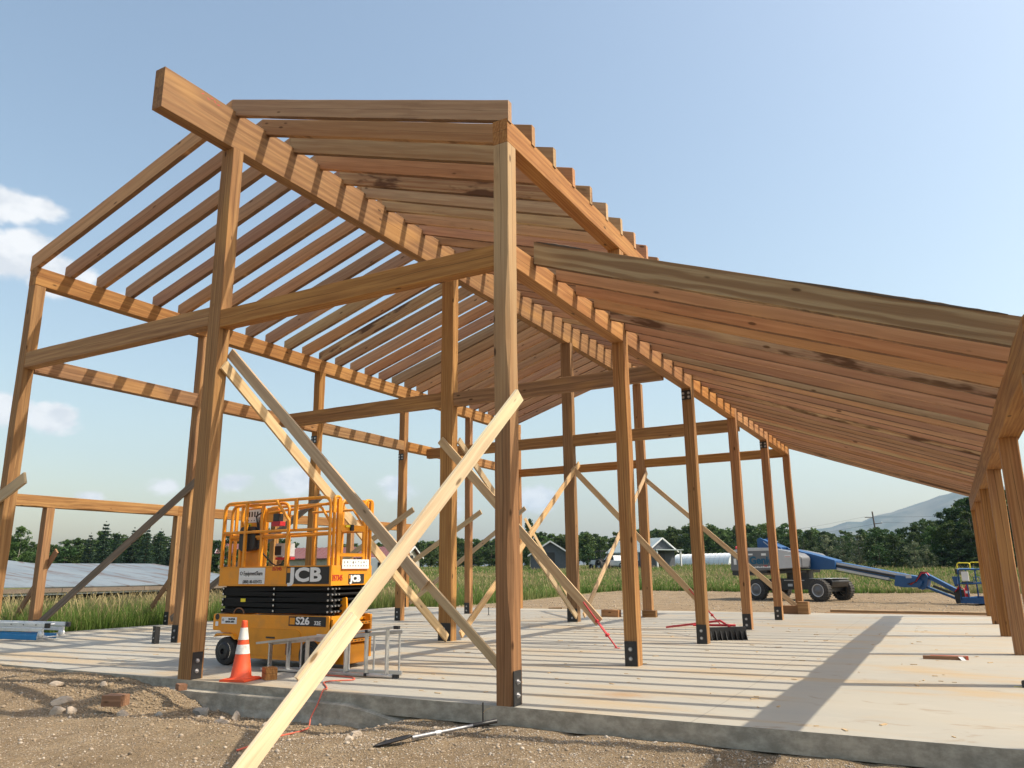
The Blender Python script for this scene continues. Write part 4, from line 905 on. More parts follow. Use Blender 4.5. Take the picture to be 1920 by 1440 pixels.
tag(MB().mat('cord').tube(catmull(cps),.0085,8).build('power_cord'),'orange red cord running over the slab edge into the dirt','cord')
# shovel
def onpath(A,B,r,mt,mb,r2=None): mb.mat(mt).tube([A,B],r,10,r2=r2)
SH=empty('shovel',(0,0,0)); tag(SH,'shovel with a grey handle and black grip lying on gravel before the front post','shovel')
pA=V((.16,-.27,0)); pB=V((-.50,-1.42,0)); pA.z=gz1(pA.x,pA.y)+.09; pB.z=gz1(pB.x,pB.y)+.03
dd=pB-pA
mb=MB(); onpath(pA+dd*.0,pA+dd*.20,.021,'black',mb); mb.build('grip',SH)
mb=MB(); onpath(pA+dd*.20,pA+dd*.47,.0165,'steel',mb); onpath(pA+dd*.46,pA+dd*.50,.02,'whiteal',mb); onpath(pA+dd*.50,pA+dd*.68,.020,'steel',mb); mb.build('handle',SH)
P0=pA+dd*.68; side=V((-dd.y,dd.x,0)).normalized(); fw=dd.normalized()
mb=MB().mat('black'); vs=[];fs=[]
for i,(t,wd) in enumerate(((0,.02),(.03,.03),(.06,.05),(.14,.055),(.26,.052),(.33,.035),(.38,.0))):
    for j in range(7):
        u=-1+j/3; vs.append(P0+fw*t+side*(u*wd)+V((0,0,.004+.022*(u*u)-.03*(t/.38))))
for i in range(6):
    for j in range(6): fs.append((i*7+j,i*7+j+1,(i+1)*7+j+1,(i+1)*7+j))
mb.add(vs,fs,True); bl=mb.build('blade',SH); sm=bl.modifiers.new('s','SOLIDIFY'); sm.thickness=.003
# stake and string
st_=empty('marker_stake',(-.06,-.16,-.22)); tag(st_,'short steel stake with string at the slab edge left of the front post','stake')
MB().mat('blacks').tube([(0,0,-.1),(0,0,.27)],.0085,8).build('rod',st_); MB().mat('brace').tube([(0,0,.17),(.05,-.01,.21),(.10,-.01,.225)],.003,5).build('string',st_)
# anchor bolt standing near far left
ab=MB().mat('black').tube([(0,0,0),(0,0,.24)],.012,8).lathe([(.05,0),(.05,.01),(0,.01)],12).lathe([(.024,.2),(.024,.22),(0,.22)],6).build('anchor_bolt'); ab.location=(-8.55,14.3,0); tag(ab,'thin black threaded anchor standing near the far left wall post','anchor bolt')
# broom
BR=empty('push_broom',(.30,8.35,0),R(35)); tag(BR,'black toothed broom head with a red handle lying behind the second right wall post','broom')
mb=MB().mat('black').box((-.32,0,.16),(.42,.05,.24))
for k in range(8): mb.prism([(-.10,0),(.0,0),(.02,.17),(-.02,.17)],0,.012,Matrix.Translation((-.30+.1*k,.0,.0))@Matrix.Rotation(R(90),4,'Z')); mb.box((-.31+.1*k,.0,.0),(-.30+.1*k,.28,.02))
for k in range(8): mb.add([(-.30+.1*k,.02,.20),(-.30+.1*k,.30,.0),(-.29+.1*k,.30,.0),(-.29+.1*k,.02,.20),(-.30+.1*k,.02,0),(-.29+.1*k,.02,0)],[(0,1,4),(3,5,2),(0,3,2,1)])
mb.box((-.32,.0,.0),(.42,.03,.16)); mb.build('broom_head',BR)
MB().mat('red').tube([(.1,.02,.24),(.02,.3,.34),(-.5,2.2,.10)],.022,8).tube([(.25,.1,.26),(-.55,.28,.27)],.022,8).build('handle',BR)
# small litter on the slab
npx=240; px_=rng.uniform(-9,5,npx); py_=rng.uniform(.2,14,npx); chv=[]
lb=MB().mat('brace')
for x,y in zip(px_,py_):
    a=rng.uniform(0,6.28); l_=rng.uniform(.012,.05); lb.box((-l_,-l_*.3,.001),(l_,l_*.3,.004+l_*.1),Matrix.Translation((x,y,.0))@Matrix.Rotation(a,4,'Z'))
tag(lb.build('wood_chips'),'wood chips and sawdust crumbs scattered over the concrete slab','wood chips',kind='stuff')
# orange level
lv=MB().mat('redblk').box((0,0,0),(.56,.06,.05)).mat('cord').box((.1,.06,.0),(.6,.1,.055)).mat('white').add([(.46,-.002,.05),(.52,-.002,.052),(.56,-.04,.003),(.50,-.05,.003)],[(0,1,2,3)]).build('offcut'); lv.location=(3.74,6.28,0); lv.rotation_euler=(0,0,R(4)); tag(lv,'reddish offcut with a white tag lying on the sunlit slab','offcut')
tp_=empty('tape_measure',(4.87,3.62,0)); tag(tp_,'yellow and black tape measure at the right edge of the slab','tape measure')
MB().mat('black').prism(rpoly([(-.06,0),(-.06,.07),(.03,.09),(.06,.05),(.06,0)],.015,3),-.03,.03).build('case',tp_); MB().mat('yel').box((-.14,-.01,.0),(-.06,.01,.004)).box((-.03,-.0315,.02),(.03,-.0302,.06)).build('blade',tp_)
# rocks
for i,(x,y,s,lab,mt,sc) in enumerate(((-3.93,-.36,.115,'largest grey stone at the foot of the dirt mound','rockg',(1.1,.9,.8)),(-3.36,-.36,.075,'upright tan stone against the slab footing','rock',(.8,.8,1.3)),(-3.52,-.42,.06,'flat tan stone leaning on the upright tan stone','rock',(1.2,.9,.6)),
  (-4.95,-1.55,.10,'tan stone on the left before the shadow line','rock',(1,.8,.7)),(-4.80,-1.48,.07,'brown stone right of the left tan stone','rock',(1,1,.8)),(-3.95,-1.42,.07,'pale stone lying in front of the half sunk offcut','rock',(1,.9,.8)),(-5.35,-1.25,.13,'flat light stone on the left mound','rock',(1.3,.8,.45)),
  (-5.6,-.55,.07,'pale stone on the far left mound beside the slab','rock',(1.1,.9,.7)),(-6.2,-.8,.09,'tan stone on the left edge of the mound','rock',(1.2,.9,.6)),(-4.65,-.95,.05,'small pale stone left of the sunken offcut','rock',(1,1,.7)),(-3.95,-.95,.05,'small grey stone in the mound shadow','rockg',(1,1,.7)),(-1.05,-.95,.075,'white stone beside the cord','rock',(1.1,.9,.6)),
  (-.95,-1.15,.05,'brown pebble below the white stone beside the cord','rock',(1,1,.7)),(-3.15,-.75,.08,'brown flat stone below the footing','rock',(1.2,.9,.5)),(-2.65,-.55,.06,'tan stone below the footing behind the prop board','rock',(1.1,.9,.6)))):
    rock(x,y,s,lab,mt,seed=i,rz=i*1.3,sc=sc)

# ------------------------------------------------------------------ low tin-roofed shed on the left
SHD=empty('tin_roof_shed',(-24,6,-.2)); tag(SHD,'long low shed with a rust streaked tin roof behind the tall grass','shed')
y0,y1=-16,14.2
def sheet(pts,mat,name,par,th=.03,nx=40,ny_=14,wav=.02,sd_=0):
    """roof sheet between 4 corners (a->b along length, a->d up slope), gently buckled, with thickness"""
    a,b_,c,d_=[V(p) for p in pts]; mb=MB().mat(mat); vs=[];fs=[]
    for i in range(nx+1):
        for j in range(ny_+1):
            u,v_=i/nx,j/ny_; p=a*(1-u)*(1-v_)+b_*u*(1-v_)+c*u*v_+d_*(1-u)*v_
            vs.append(p+V((0,0,wav*mnoise.noise(V((u*9+sd_,v_*3,sd_))))))
    for i in range(nx):
        for j in range(ny_): k=i*(ny_+1)+j; fs.append((k,k+ny_+1,k+ny_+2,k+1))
    mb.add(vs,fs); o=mb.build(name,par); m=o.modifiers.new('s','SOLIDIFY'); m.thickness=th; return o
sheet(((0,y0,1.22),(0,y1,1.12),(-9,y1+.3,2.10),(-9,y0,2.1)),'tin','roof',SHD,wav=.04)
rf2=sheet(((-9.1,y0,2.07),(-9.1,y1-5.5,2.05),(-13.2,y1-11.5,3.0),(-13.2,y0,3.0)),'tin','roof',SHD,wav=.04,sd_=4)
sheet(((-13.3,y0,3.0),(-13.3,y1-11.5,3.0),(-19,y1-5.5,1.8),(-19,y0,1.8)),'tin','roof',SHD,wav=.05,sd_=8)
mb=MB().mat('grey')
for k in range(9): mb.bar((-.03,y0+3.35*k,1.09-.011*k),(-.03,y0+3.35*k+3.33,1.08-.011*k),.05,.15)
mb.build('fascia_board',SHD)
mb=MB().mat('barkd').box((-.5,y0,0),(-.45,y1,1.0)).mat('barkd').box((-18.5,y1-.1,0),(-.5,y1,1.05)); mb.box((-.46,y0,0),(-.2,y0+.1,1)); mb.build('wall',SHD)
MB().mat('carw').bar((-.1,y1-14,.95),(-.1,y1-6,.97),.02,.18).build('fascia_board',SHD)

# ------------------------------------------------------------------ cottages
def cottage(name,az,d,rz,L_,Wd,eave,ridge,label,roofm='roofm',wallm='sidingd',cat='house',porch=False):
    p=pol(az,d); z=gz1(p.x,p.y)-.05; H_=empty(name,(p.x,p.y,z),rz); tag(H_,label,cat)
    # gable along local x
    mb=MB().mat(wallm); mb.prism([(-Wd/2,0),(Wd/2,0),(Wd/2,eave),(0,ridge-.1),(-Wd/2,eave)],0,L_,Matrix.Rotation(R(-90),4,'Z')@Matrix.Translation((0,-L_/2,0)))
    mb.build('wall',H_)
    ov=.35; k=(ridge-eave)/(Wd/2)
    for s in (-1,1):
        mb=MB().mat(roofm); vs=[(-L_/2-ov,0,ridge),(L_/2+ov,0,ridge),(L_/2+ov,s*(Wd/2+ov),eave-k*ov),(-L_/2-ov,s*(Wd/2+ov),eave-k*ov)]; vs+= [(a,b_,c-.1) for a,b_,c in vs]
        fs=[(0,1,2,3),(7,6,5,4),(0,4,5,1),(1,5,6,2),(2,6,7,3),(3,7,4,0)]
        if s>0: fs=[f[::-1] for f in fs]
        mb.add(vs,fs)
        for q in range(int(L_/.5)): 
            x=-L_/2+.5*q; mb.bar((x,s*.05,ridge+.02),(x,s*(Wd/2+ov-.02),eave-k*ov+.02),.04,.04)
        mb.build('roof',H_)
    mb=MB().mat('carw')
    for sx in (-1,1):
        for s in (-1,1): mb.bar((sx*(L_/2+ov),0,ridge-.06),(sx*(L_/2+ov),s*(Wd/2+ov),eave-k*ov-.06),.05,.16)
    mb.build('barge_board',H_)
    for x in (-L_*.28,L_*.2):
        f=MB().mat('carw').box((x-.5,-Wd/2-.05,.9),(x+.5,-Wd/2-.005,eave-.35)).build('window',H_); MB().mat('glass').box((x-.42,-Wd/2-.06,.98),(x+.42,-Wd/2-.052,eave-.43)).build('pane',f)
    f=MB().mat('black').box((L_/2+.005,-.5,0.02),(L_/2+.06,.5,2.0)).build('door',H_)
    if porch:
        mb=MB().mat('carw')
        for yy in (-Wd/2+.3,Wd/2-.3): mb.box((L_/2+1.2,yy-.08,0),(L_/2+1.36,yy+.08,eave-.1))
        mb.mat(roofm).box((L_/2+.01,-Wd/2,eave-.1),(L_/2+1.5,Wd/2,eave)); mb.build('porch',H_)
    return H_
cottage('cottage',-26.2,96,R(-62),6.2,4.6,1.9,3.35,'small dark cottage with a pale metal roof, left of the tractor and pickup',porch=False)
cottage('cottage',-19.6,98,R(-28),6.8,4.4,2.15,3.55,'dark cottage with pale green metal roof and front porch, right of the pickup',porch=True)
cottage('farm_building',-40.2,82,R(20),12,6,1.9,2.9,'long low building with a red brown roof behind the scissor lift',roofm='roofred',wallm='bark')
cottage('farm_building',-47.6,95,R(40),5,4,2.4,3.3,'small red brown roof peeking above the tin shed beside the front ridge post',roofm='roofred',wallm='bark')
# greenhouse
p=pol(-15.1,108); GH=empty('hoop_greenhouse',(p.x,p.y,gz1(p.x,p.y)),R(-26)); tag(GH,'long white plastic hoop greenhouse beside the dark trees','greenhouse')
mb=MB().mat('plastic'); n=14; vs=[];fs=[]
for i in range(13):
    for k in range(n+1):
        a=math.pi*k/n; bul=1+(.012 if i%1==0 else 0); vs.append((-4.8+.8*i,1.5*math.cos(a),1.45*math.sin(a)*1.0))
for i in range(12):
    for k in range(n): q=i*(n+1)+k; fs.append((q,q+1,q+n+2,q+n+1))
mb.add(vs,fs,False); mb.add([vs[k] for k in range(n+1)],[tuple(range(n+1))]); mb.add([vs[12*(n+1)+k] for k in range(n+1)],[tuple(range(n+1))[::-1]]); mb.build('film_cover',GH)
for i in range(13):
    MB().mat('alu').tube([(-4.8+.8*i,1.53*math.cos(math.pi*k/12),1.48*math.sin(math.pi*k/12)) for k in range(13)],.03,5).build('hoop',GH)
# pickup
p=pol(-21.45,93); PK=empty('pickup_truck',(p.x,p.y,gz1(p.x,p.y)),R(160)); tag(PK,'small white pickup truck parked between the cottages','pickup truck')
MB().mat('carw').prism(rpoly([(-2.5,.45),(-2.5,1.0),(-.5,1.02),(-.2,1.02),(.2,1.05),(1.6,1.05),(2.4,.95),(2.5,.6),(2.45,.42)],.1,3),-.9,.9).build('body',PK,bevel=.04)
cb=MB().mat('carw').prism(rpoly([(-.45,1.0),(-.3,1.6),(.7,1.62),(1.25,1.05)],.1,3),-.78,.78).build('cab',PK,bevel=.04)
MB().mat('glass').prism([(-.3,1.1),(-.2,1.5),(.62,1.52),(.98,1.1)],-.80,-.785).prism([(-.3,1.1),(-.2,1.5),(.62,1.52),(.98,1.1)],.785,.80).build('side_window',cb)
MB().mat('glass').add([(.80,-.68,1.57),(.80,.68,1.57),(1.24,.72,1.10),(1.24,-.72,1.10)],[(0,1,2,3)]).build('windscreen',cb)
for x in (-1.55,1.6):
    for y in (-.92,.70): wheel(x,y+0,.38,.22,parent=PK,rim='alu')
for y in (-.6,.6): MB().mat('white').box((2.42,y-.15,.7),(2.49,y+.15,.85)).build('headlight',PK)
# tractor (compact, with roll bar)
p=pol(-22.6,92); TR=empty('compact_tractor',(p.x,p.y,gz1(p.x,p.y)),R(150)); tag(TR,'small white and dark tractor with a canopy parked left of the pickup','tractor')
MB().mat('carw').prism(rpoly([(.1,.6),(.1,1.15),(1.3,1.1),(1.4,.6)],.08,3),-.35,.35).build('hood',TR,bevel=.03); MB().mat('blacks').box((-.8,-.45,.5),(.1,.45,.85)).box((-.5,-.25,.85),(-.1,.25,1.25)).build('seat',TR,bevel=.03)
mb=MB().mat('blacks')
for x,y in ((-.8,-.5),(-.8,.5),(.1,-.5),(.1,.5)): mb.tube([(x,y,.8),(x,y,2.1)],.04,6)
mb.box((-.95,-.6,2.1),(.3,.6,2.18)); mb.build('canopy',TR)
for x,y,r in ((-.5,-.65,.6),(-.5,.45,.6),(1.0,-.55,.35),(1.0,.4,.35)): wheel(x,y,r,.22,parent=TR,rim='carw')
# white camper seen right of the lift
p=pol(-38.4,70); CV=empty('camper_trailer',(p.x,p.y,gz1(p.x,p.y)),R(25)); tag(CV,'white camper trailer with dark windows before the red brown roofed building','camper')
MB().mat('carw').prism(rpoly([(-1.6,.4),(-1.6,1.6),(-1.2,1.95),(1.4,1.95),(1.7,1.3),(1.5,.4)],.15,3),-1,1).build('body',CV,bevel=.05)
for x in (-.9,.4): MB().mat('glass').box((x-.35,-1.01,1.1),(x+.35,-.985,1.55)).build('window',CV)
wheel(0,-.98,.32,.2,parent=CV,rim='alu'); wheel(0,.8,.32,.2,parent=CV,rim='alu')
# utility pole
p=pol(-3.95,170); UP=empty('utility_pole',(p.x,p.y,gz1(p.x,p.y))); tag(UP,'dark wooden power pole with three cross arms rising behind the trees','utility pole')
MB().mat('polew').tube([(0,0,-.5),(-.5,0,9.8)],.20,10,r2=.13).build('pole',UP)
for z,s in ((8.6,-1),(7.4,1),(5.9,-1)):
    ar=MB().mat('polew').bar((-.45,0,z),(-.45+s*1.5,0,z+.12),.10,.12).build('cross_arm',UP); MB().mat('white').lathe([(.05,0),(.07,.08),(.03,.2),(0,.2)],8,Matrix.Translation((-.45+s*1.45,0,z+.18))).build('insulator',ar)
mb=MB().mat('blacks'); 
for z,s in ((8.85,-1),(7.6,1),(6.1,-1)):
    a=V((-.45+s*1.45,0,z)); 
    for e in (V((-70,60,-2)),V((60,-10,2))): mb.tube([a+(e)*t+V((0,0,-3.0*4*t*(1-t)*.5)) for t in [k/14 for k in range(15)]],.014,4)
mb.build('wire',UP)

# ------------------------------------------------------------------ TREES
def leafmesh(name,clumps,per,size,mat,seed,flat=.7,upn=.0):
    r=np.random.default_rng(seed); Vs=[];Fs=[];Cl=[];o=0
    for (cx_,cy_,cz_,rr,hz) in clumps:
        n=max(6,int(per*(rr**1.6))); d=r.normal(size=(n,3)); d/=np.linalg.norm(d,axis=1)[:,None]; rad=rr*r.uniform(.35,1.08,n)[:,None]
        c=np.array([cx_,cy_,cz_])+d*rad*np.array([1,1,flat])
        a=r.normal(size=(n,3)); a/=np.linalg.norm(a,axis=1)[:,None]; b_=np.cross(a,r.normal(size=(n,3))); b_/=np.linalg.norm(b_,axis=1)[:,None]
        s=size*r.uniform(.6,1.35,n)[:,None]
        q=np.stack([c-a*s-b_*s*.1,c+b_*s*.55,c+a*s,c-b_*s*.55],1).reshape(-1,3)
        Vs.append(q); Fs.append(np.arange(n*4).reshape(n,4)+o); o+=n*4; Cl.append(np.clip(r.normal(hz,.18,n),0,1))
    v=np.concatenate(Vs); f=np.concatenate(Fs); c=np.concatenate(Cl)
    me=bpy.data.meshes.new(name); me.vertices.add(len(v)); me.vertices.foreach_set('co',v.ravel()); me.loops.add(f.size); me.loops.foreach_set('vertex_index',f.ravel().astype(np.int32))
    me.polygons.add(len(f)); me.polygons.foreach_set('loop_start',np.arange(len(f))*4); me.update(calc_edges=True)
    at=me.attributes.new('clump','FLOAT','FACE'); at.data.foreach_set('value',c.astype(np.float32)); me.materials.append(M[mat]); return me
def trunk(name,hh,r0,mat,rd,limbs=7,lo=.25,spread=.25):
    mb=MB().mat(mat); pts=[(.06*hh*mnoise.noise(V((t*2,rd.random()*9,0)))*.6,.06*hh*mnoise.noise(V((t*2,5,rd.random()*9)))*.6,hh*t*.93) for t in [k/8 for k in range(9)]]; pts[0]=(0,0,-.3)
    mb.tube(pts,r0,7,r2=r0*.15)
    for k in range(limbs):
        t=lo+(.9-lo)*k/limbs; z=hh*t; a=rd.uniform(0,6.28); l=hh*spread*(1-t*.6); p=V(pts[int(t*8)]); p.z=z
        mb.tube([p,p+V((math.cos(a)*l*.5,math.sin(a)*l*.5,l*.35)),p+V((math.cos(a)*l,math.sin(a)*l,l*.9))],r0*.35*(1-t*.5),5,r2=r0*.06)
    return mb
def aspen(seed,hh,mat='leaf',bark='bark',wd=.22,lo=.18,leaf=.17):
    rd=random.Random(seed); t=trunk('trunk',hh,.010*hh+.02,bark,rd); cl=[]
    n=48
    for k in range(n):
        z=lo+(1.0-lo)*(rd.random()**.85); env=wd*(math.sin(math.pi*min(1,(z-lo*.6)/(1.06-lo*.6)))**.6)
        a=rd.uniform(0,6.28); q=env*rd.uniform(.1,1.0); rr=rd.uniform(.07,.14)*(1.15-.5*z)
        cl.append((q*hh*math.cos(a),q*hh*math.sin(a),z*hh*.97,rr*hh,rd.uniform(.1,.75)))
    for k in range(4): cl.append((rd.uniform(-.05,.05)*hh,rd.uniform(-.05,.05)*hh,hh*rd.uniform(.93,1.0),.045*hh,rd.uniform(.3,.9)))
    return t,leafmesh('crown',cl,150,leaf,mat,seed)
def conifer(seed,hh):
    rd=random.Random(seed); t=trunk('trunk',hh,.014*hh,'barkd',rd,limbs=0); cl=[]
    n=16
    for k in range(n):
        z=.06+.92*k/n; env=.20*(1-z)**.85+.012
        m=max(3,int(11*(1-z)+3))
        for j in range(m):
            a=6.283*j/m+rd.uniform(-.3,.3); q=env*rd.uniform(.55,1.1)
            cl.append((q*hh*math.cos(a),q*hh*math.sin(a),(z+rd.uniform(-.02,.02)-.15*q)*hh,(.028+.035*(1-z))*hh,rd.uniform(.05,.6)))
            cl.append((q*.5*hh*math.cos(a),q*.5*hh*math.sin(a),(z-.05*q)*hh,(.03+.02*(1-z))*hh,rd.uniform(.0,.4)))
    cl.append((0,0,.99*hh,.012*hh,.5))
    return t,leafmesh('crown',cl,150,.10,'needle',seed,flat=.45)
protos_t={}
def mk(kind,idx):
    if kind=='a': t,c=aspen(100+idx,7,wd=.25+.03*(idx%3),lo=.10+.05*(idx%2))
    elif kind=='d': t,c=aspen(200+idx,7,'leafd','bark',wd=.30,lo=.02)
    elif kind=='s': t,c=aspen(300+idx,3,'leafp','barkd',wd=.42,lo=.05,leaf=.10)
    elif kind=='b': t,c=aspen(400+idx,3,'leafd','barkd',wd=.45,lo=.02,leaf=.12)
    elif kind=='f': t,c=conifer(500+idx,7)
    elif kind=='l': t,c=aspen(600+idx,7,'leaf','bark',wd=.30,lo=.2)
    t_=t.build('trunk'); tm=t_.data; bpy.data.objects.remove(t_); return tm,c
def proto(kind,idx):
    if (kind,idx) not in protos_t: protos_t[kind,idx]=mk(kind,idx)
    return protos_t[kind,idx]
NAMES={'a':'aspen_tree','d':'leafy_tree','s':'willow_bush','b':'leafy_bush','f':'fir_tree','l':'leafy_tree'}
def tree(kind,idx,az,d,hh,label,group,dz=0,wx=1):
    tm,cm=proto(kind,idx); p=pol(az,d); base=7 if kind in 'adfl' else 3; s=hh/base
    r=empty(NAMES[kind],(p.x,p.y,gz1(p.x,p.y)-.05+dz),random.uniform(0,6.28)); r.scale=(s*wx,s*wx,s)
    tag(r,label,'tree' if kind in 'adfl' else 'bush',group)
    for nm,m in (('trunk',tm),('crown',cm)):
        o=bpy.data.objects.new(nm,m); C.objects.link(o); o.parent=r
    return r
prof_az=[-64,-61.2,-60.6,-59.5,-58.3,-56.8,-56.4,-55,-53.7,-52,-49.7,-47.5,-46.3,-44,-40,-36,-33.2,-30,-27.4,-25.5,-23.9,-21.5,-19.6,-17.5,-15.9,-13.5,-11.5,-10,-8.7,-7.2,-5.4,-3.8,-2.2,-1.2,-.2,.8,2,6]
prof_el=[.040,.0416,.036,.034,.036,.038,.046,.044,.046,.041,.040,.046,.047,.036,.034,.036,.040,.040,.0457,.041,.0449,.044,.050,.050,.052,.047,.0505,.048,.046,.041,.038,.043,.0454,.050,.060,.070,.078,.082]
def el(a): return float(np.interp(a,prof_az,prof_el))
rt_=random.Random(11)
LAB={'L':('leafy tree in the dark row behind the tin roofed shed','trees behind the tin roofed shed'),
 'M':('leafy aspen in the long tree belt behind the two dark cottages','trees in the belt behind the cottages'),
 'R':('tall leafy tree in the dense dark wood at the right behind the blue boom','trees in the wood behind the blue boom')}
def far_top(a,d,f): return max(2.2,(el(a)*d+H-gz1(*pol(a,d).xy))*f)
for row,(dd_,st,fm) in enumerate(((118,1.75,.92),(123,1.75,1.02),(129,1.75,1.0))):
    a=-63+row*.5
    while a<-4.6:
        if a<-43: sec='L'; dist=dd_-22
        else: sec='M'; dist=dd_
        if not(-44<a<-42):
            dist+=rt_.uniform(-2,2); k='d' if (sec=='L' or rt_.random()<.3) else 'a'
            hh=far_top(a,dist,fm*rt_.uniform(.90,1.08)); lab,grp=LAB[sec]
            if k=='d' and sec=='M': lab='round crowned leafy tree in the long tree belt behind the two dark cottages'
            tree(k,rt_.randrange(4),a,dist,hh,lab,grp,wx=rt_.uniform(1.1,1.5))
        a+=st*rt_.uniform(.75,1.25)*(.62 if dist<100 else .60)
# right wood, nearer and darker
for row,(dd_,st,fm) in enumerate(((88,1.15,.86),(93,1.1,.99),(99,1.2,1.0))):
    a=-4.4+row*.3
    while a<7.5:
        dist=dd_+rt_.uniform(-2,2)-max(0,a)*1.0; hh=far_top(a,dist,fm*rt_.uniform(.88,1.05)); lab,grp=LAB['R']
        tree(rt_.choice('dda'),rt_.randrange(4),a,dist,hh,lab,grp,wx=rt_.uniform(1.0,1.35)); a+=st*rt_.uniform(.8,1.2)
# special ones
for a,d,hh,i in ((-57.1,88,4.3,0),(-56.3,86,5.4,1),(-55.5,88,4.4,2),(-54.6,90,4.9,3),(-53.8,87,5.2,0),(-53.0,89,4.8,1),(-52.3,90,4.4,2),(-51.4,88,4.5,3)):
    tree('f',i,a,d,hh,{1:'dark fir tree with a narrow tip above the shed roof'}.get(i,'dark fir tree in the cluster above the tin roofed shed'),'fir trees above the shed roof')
tree('l',0,-46.4,72,4.6,'round dark tree just left of the scissor lift','lone trees'); tree('l',1,-60.9,88,4.7,'loose tree with gaps in its crown at the far left','lone trees',wx=.8)
tree('l',2,-27.6,110,6.6,'thin tree top rising above the left dark cottage','lone trees',wx=.45)
for a,d,hh in ((-7.2,108,3.6),(-6.2,104,3.2),(-5.2,96,3.4),(-1.9,82,2.6),(-1.2,83,2.3),(-8.6,112,3.4),(-10,114,3.2),(-12,112,2.6),(-13.3,114,2.8)):
    tree('s' if a>-7.5 and a<-1 else 'b',int(abs(a)*3)%3,a,d,hh,'silvery bush at the foot of the wood' if a>-7.5 else 'green bush at the foot of the tree belt','bushes at the foot of the wood' if a>-7.5 else 'bushes along the tree belt')
for a in np.arange(-41,-9,1.35):
    if abs(a+26)<1.2 or abs(a+19.6)<2.4 or abs(a+22)<1.5 or abs(a+15)<1.8: dd_=114
    else: dd_=112
    tree('b',int(abs(a)*7)%3,float(a)+rt_.uniform(-.3,.3),dd_+rt_.uniform(-1,1),rt_.uniform(2.0,3.0),'green bush in the undergrowth line below the tree belt','bushes along the tree belt',wx=1.3)
for a in np.arange(-4,5,.9): tree('b',int(abs(a)*7)%3,float(a),84.5+rt_.uniform(-1,1)-max(0,a),rt_.uniform(1.6,2.6),'dark bush at the foot of the right hand wood','dark bushes at the foot of the wood',wx=1.4)
for a in np.arange(-62,-44,1.2): tree('b',int(abs(a)*7)%3,float(a),91+rt_.uniform(-1,1),rt_.uniform(2.4,3.2),'dark bush at the foot of the trees behind the shed','dark bushes behind the shed',wx=1.4)

# ------------------------------------------------------------------ GRASS
def grass(name,px,py,hh,wd,dryp,label):
    n=len(px); pz=gzs(px,py)-.03; a=rng.uniform(0,6.283,n); h=hh*rng.uniform(.55,1.15,n)
    tall=rng.uniform(size=n)<dryp; h=np.where(tall,h*1.25,h)
    lean=h*rng.uniform(.05,.5,n); la=rng.uniform(0,6.283,n)
    dx,dy=np.cos(a)*wd,np.sin(a)*wd; lx,ly=np.cos(la)*lean,np.sin(la)*lean
    P=np.stack([px,py,pz],1); D=np.stack([dx,dy,0*dx],1); 
    mid=P+np.stack([lx*.3,ly*.3,h*.58],1); top=P+np.stack([lx,ly,h],1)
    top2=np.where(tall[:,None],top+D*1.2,top); bse1,bse2=P-D,P+D; m1,m2=mid-D*.8,mid+D*.8
    tl=np.where(tall[:,None],top-D*.9,top-D*.05); tr=np.where(tall[:,None],top+D*.9,top+D*.05)
    m1=np.where(tall[:,None],mid-D*.25,m1); m2=np.where(tall[:,None],mid+D*.25,m2)
    v=np.stack([bse1,bse2,m2,m1,tr,tl],1).reshape(-1,3); b0=np.arange(n)*6
    f=np.concatenate([np.stack([b0,b0+1,b0+2,b0+3],1),np.stack([b0+3,b0+2,b0+4,b0+5],1)])
    me=bpy.data.meshes.new(name); me.vertices.add(len(v)); me.vertices.foreach_set('co',v.ravel()); me.loops.add(f.size); me.loops.foreach_set('vertex_index',f.ravel().astype(np.int32))
    me.polygons.add(len(f)); me.polygons.foreach_set('loop_start',np.arange(len(f))*4); me.update(calc_edges=True)
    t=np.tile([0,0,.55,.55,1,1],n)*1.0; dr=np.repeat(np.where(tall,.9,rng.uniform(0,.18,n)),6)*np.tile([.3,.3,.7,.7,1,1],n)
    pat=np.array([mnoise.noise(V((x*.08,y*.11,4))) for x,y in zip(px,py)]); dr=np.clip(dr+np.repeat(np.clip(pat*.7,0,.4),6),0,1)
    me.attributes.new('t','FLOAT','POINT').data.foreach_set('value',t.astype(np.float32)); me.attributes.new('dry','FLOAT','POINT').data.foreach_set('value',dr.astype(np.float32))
    me.materials.append(M['grass']); o=bpy.data.objects.new(name,me); C.objects.link(o); return tag(o,label,'grass',kind='stuff')
n=95000; px=-15.15-rng.beta(1,1.5,n)*11; py=rng.uniform(-1,21,n)
k=~((px<-23.9)); px,py=px[k],py[k]
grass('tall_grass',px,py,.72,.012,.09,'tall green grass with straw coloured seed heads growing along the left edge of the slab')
n=26000; px=rng.uniform(-40,-8,n); py=rng.uniform(18.5,45,n); k=(grassv(px,py)>.5)&~((px<-23.9)&(py<21.5))&((px<-14.9)|(py>19)); px,py=px[k],py[k]
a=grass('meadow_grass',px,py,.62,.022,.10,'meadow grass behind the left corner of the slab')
n=150000; az=rng.uniform(-50,9,n); dd2=48+rng.beta(1,1.7,n)*62; px=cx+dd2*np.sin(np.radians(az)); py=cy+dd2*np.cos(np.radians(az)); k=grassv(px,py)>.5; px,py=px[k],py[k]
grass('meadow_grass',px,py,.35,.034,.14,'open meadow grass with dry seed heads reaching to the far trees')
# weeds
n=500; px=np.concatenate([rng.normal(-.35,.10,200),rng.normal(-1.9,.12,150),rng.normal(.7,.3,150)]); py=np.concatenate([rng.normal(-1.35,.07,200),rng.normal(-1.9,.10,150),rng.normal(-1.9,.15,150)])
grass('weed_tuft',px,py,.035,.004,0,'tiny green weeds sprouting in the gravel before the slab')

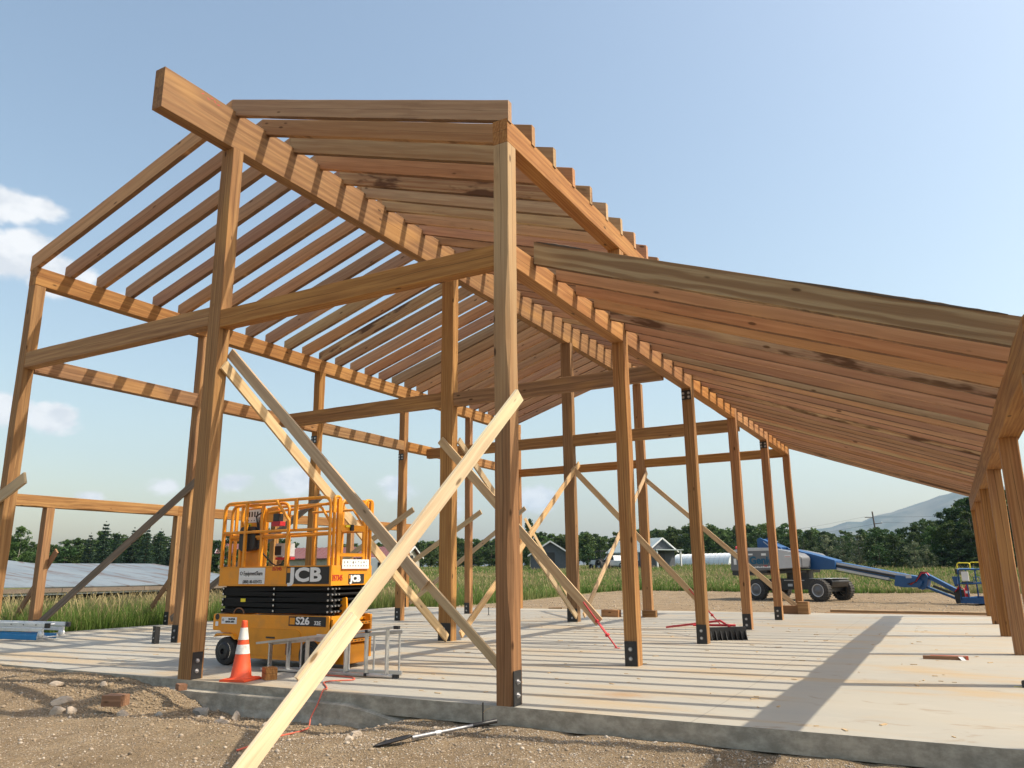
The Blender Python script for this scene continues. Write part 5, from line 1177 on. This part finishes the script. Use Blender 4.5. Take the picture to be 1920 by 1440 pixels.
# ------------------------------------------------------------------ MOUNTAIN
mz=[-20,-12,-9,-8.1,-6.8,-5.7,-4.8,-4.0,-3.0,-2.0,-1.1,-.2,.8,2.5,5,9,14]; me_=[.020,.030,.040,.0455,.0475,.0535,.0520,.0575,.060,.065,.0700,.0755,.0800,.083,.080,.07,.05]
mb=MB().mat('mount'); nA,nR=150,26; vs=[];fs=[]; D0,D1=2700,4300
for i in range(nA+1):
    a=-20+34*i/nA; top=float(np.interp(a,mz,me_))*3600+H
    for j in range(nR+1):
        t=j/nR; d=D0+(D1-D0)*t; pr=math.sin(min(1,t/.56)*math.pi/2)**1.3 if t<.56 else math.cos((t-.56)/.44*math.pi/2)
        p=pol(a,d); nzv=mnoise.fractal(V((p.x*.0035,p.y*.0022,0)),1,2,6)
        z=(top*pr)*(1+.16*nzv*(1-(pr**6)*.75))-6
        vs.append((p.x,p.y,z))
for i in range(nA):
    for j in range(nR): k=i*(nR+1)+j; fs.append((k,k+nR+1,k+nR+2,k+1))
mb.add(vs,[f[::-1] for f in fs],True); mo=mb.build('mountain'); mo['kind']='structure'
# ------------------------------------------------------------------ HAZE
HZ=MB().mat('ground').box((-2750,-260,-8),(1650,4750,460)).build('haze'); HZ['kind']='stuff'; HZ['label']='thin summer smoke haze in the air over the whole valley'; HZ['category']='haze'
hm=bpy.data.materials.new('haze_air'); hm.use_nodes=True; hn=hm.node_tree; hn.nodes.remove(hn.nodes['Principled BSDF']); pv=N(hn,'ShaderNodeVolumePrincipled'); pv.inputs['Density'].default_value=.00013; pv.inputs['Color'].default_value=(.50,.72,1,1); pv.inputs['Anisotropy'].default_value=.2
L(hn,pv.outputs[0],hn.nodes['Material Output'].inputs['Volume']); HZ.data.materials.clear(); HZ.data.materials.append(hm)

# ------------------------------------------------------------------ output
S.render.engine='CYCLES'; S.view_settings.view_transform='Standard'; S.view_settings.look='None'; S.view_settings.exposure=.36; S.view_settings.gamma=1
S.cycles.max_bounces=4; S.cycles.diffuse_bounces=4; S.cycles.volume_bounces=0; S.cycles.transparent_max_bounces=8
S.render.resolution_x=1024; S.render.resolution_y=768
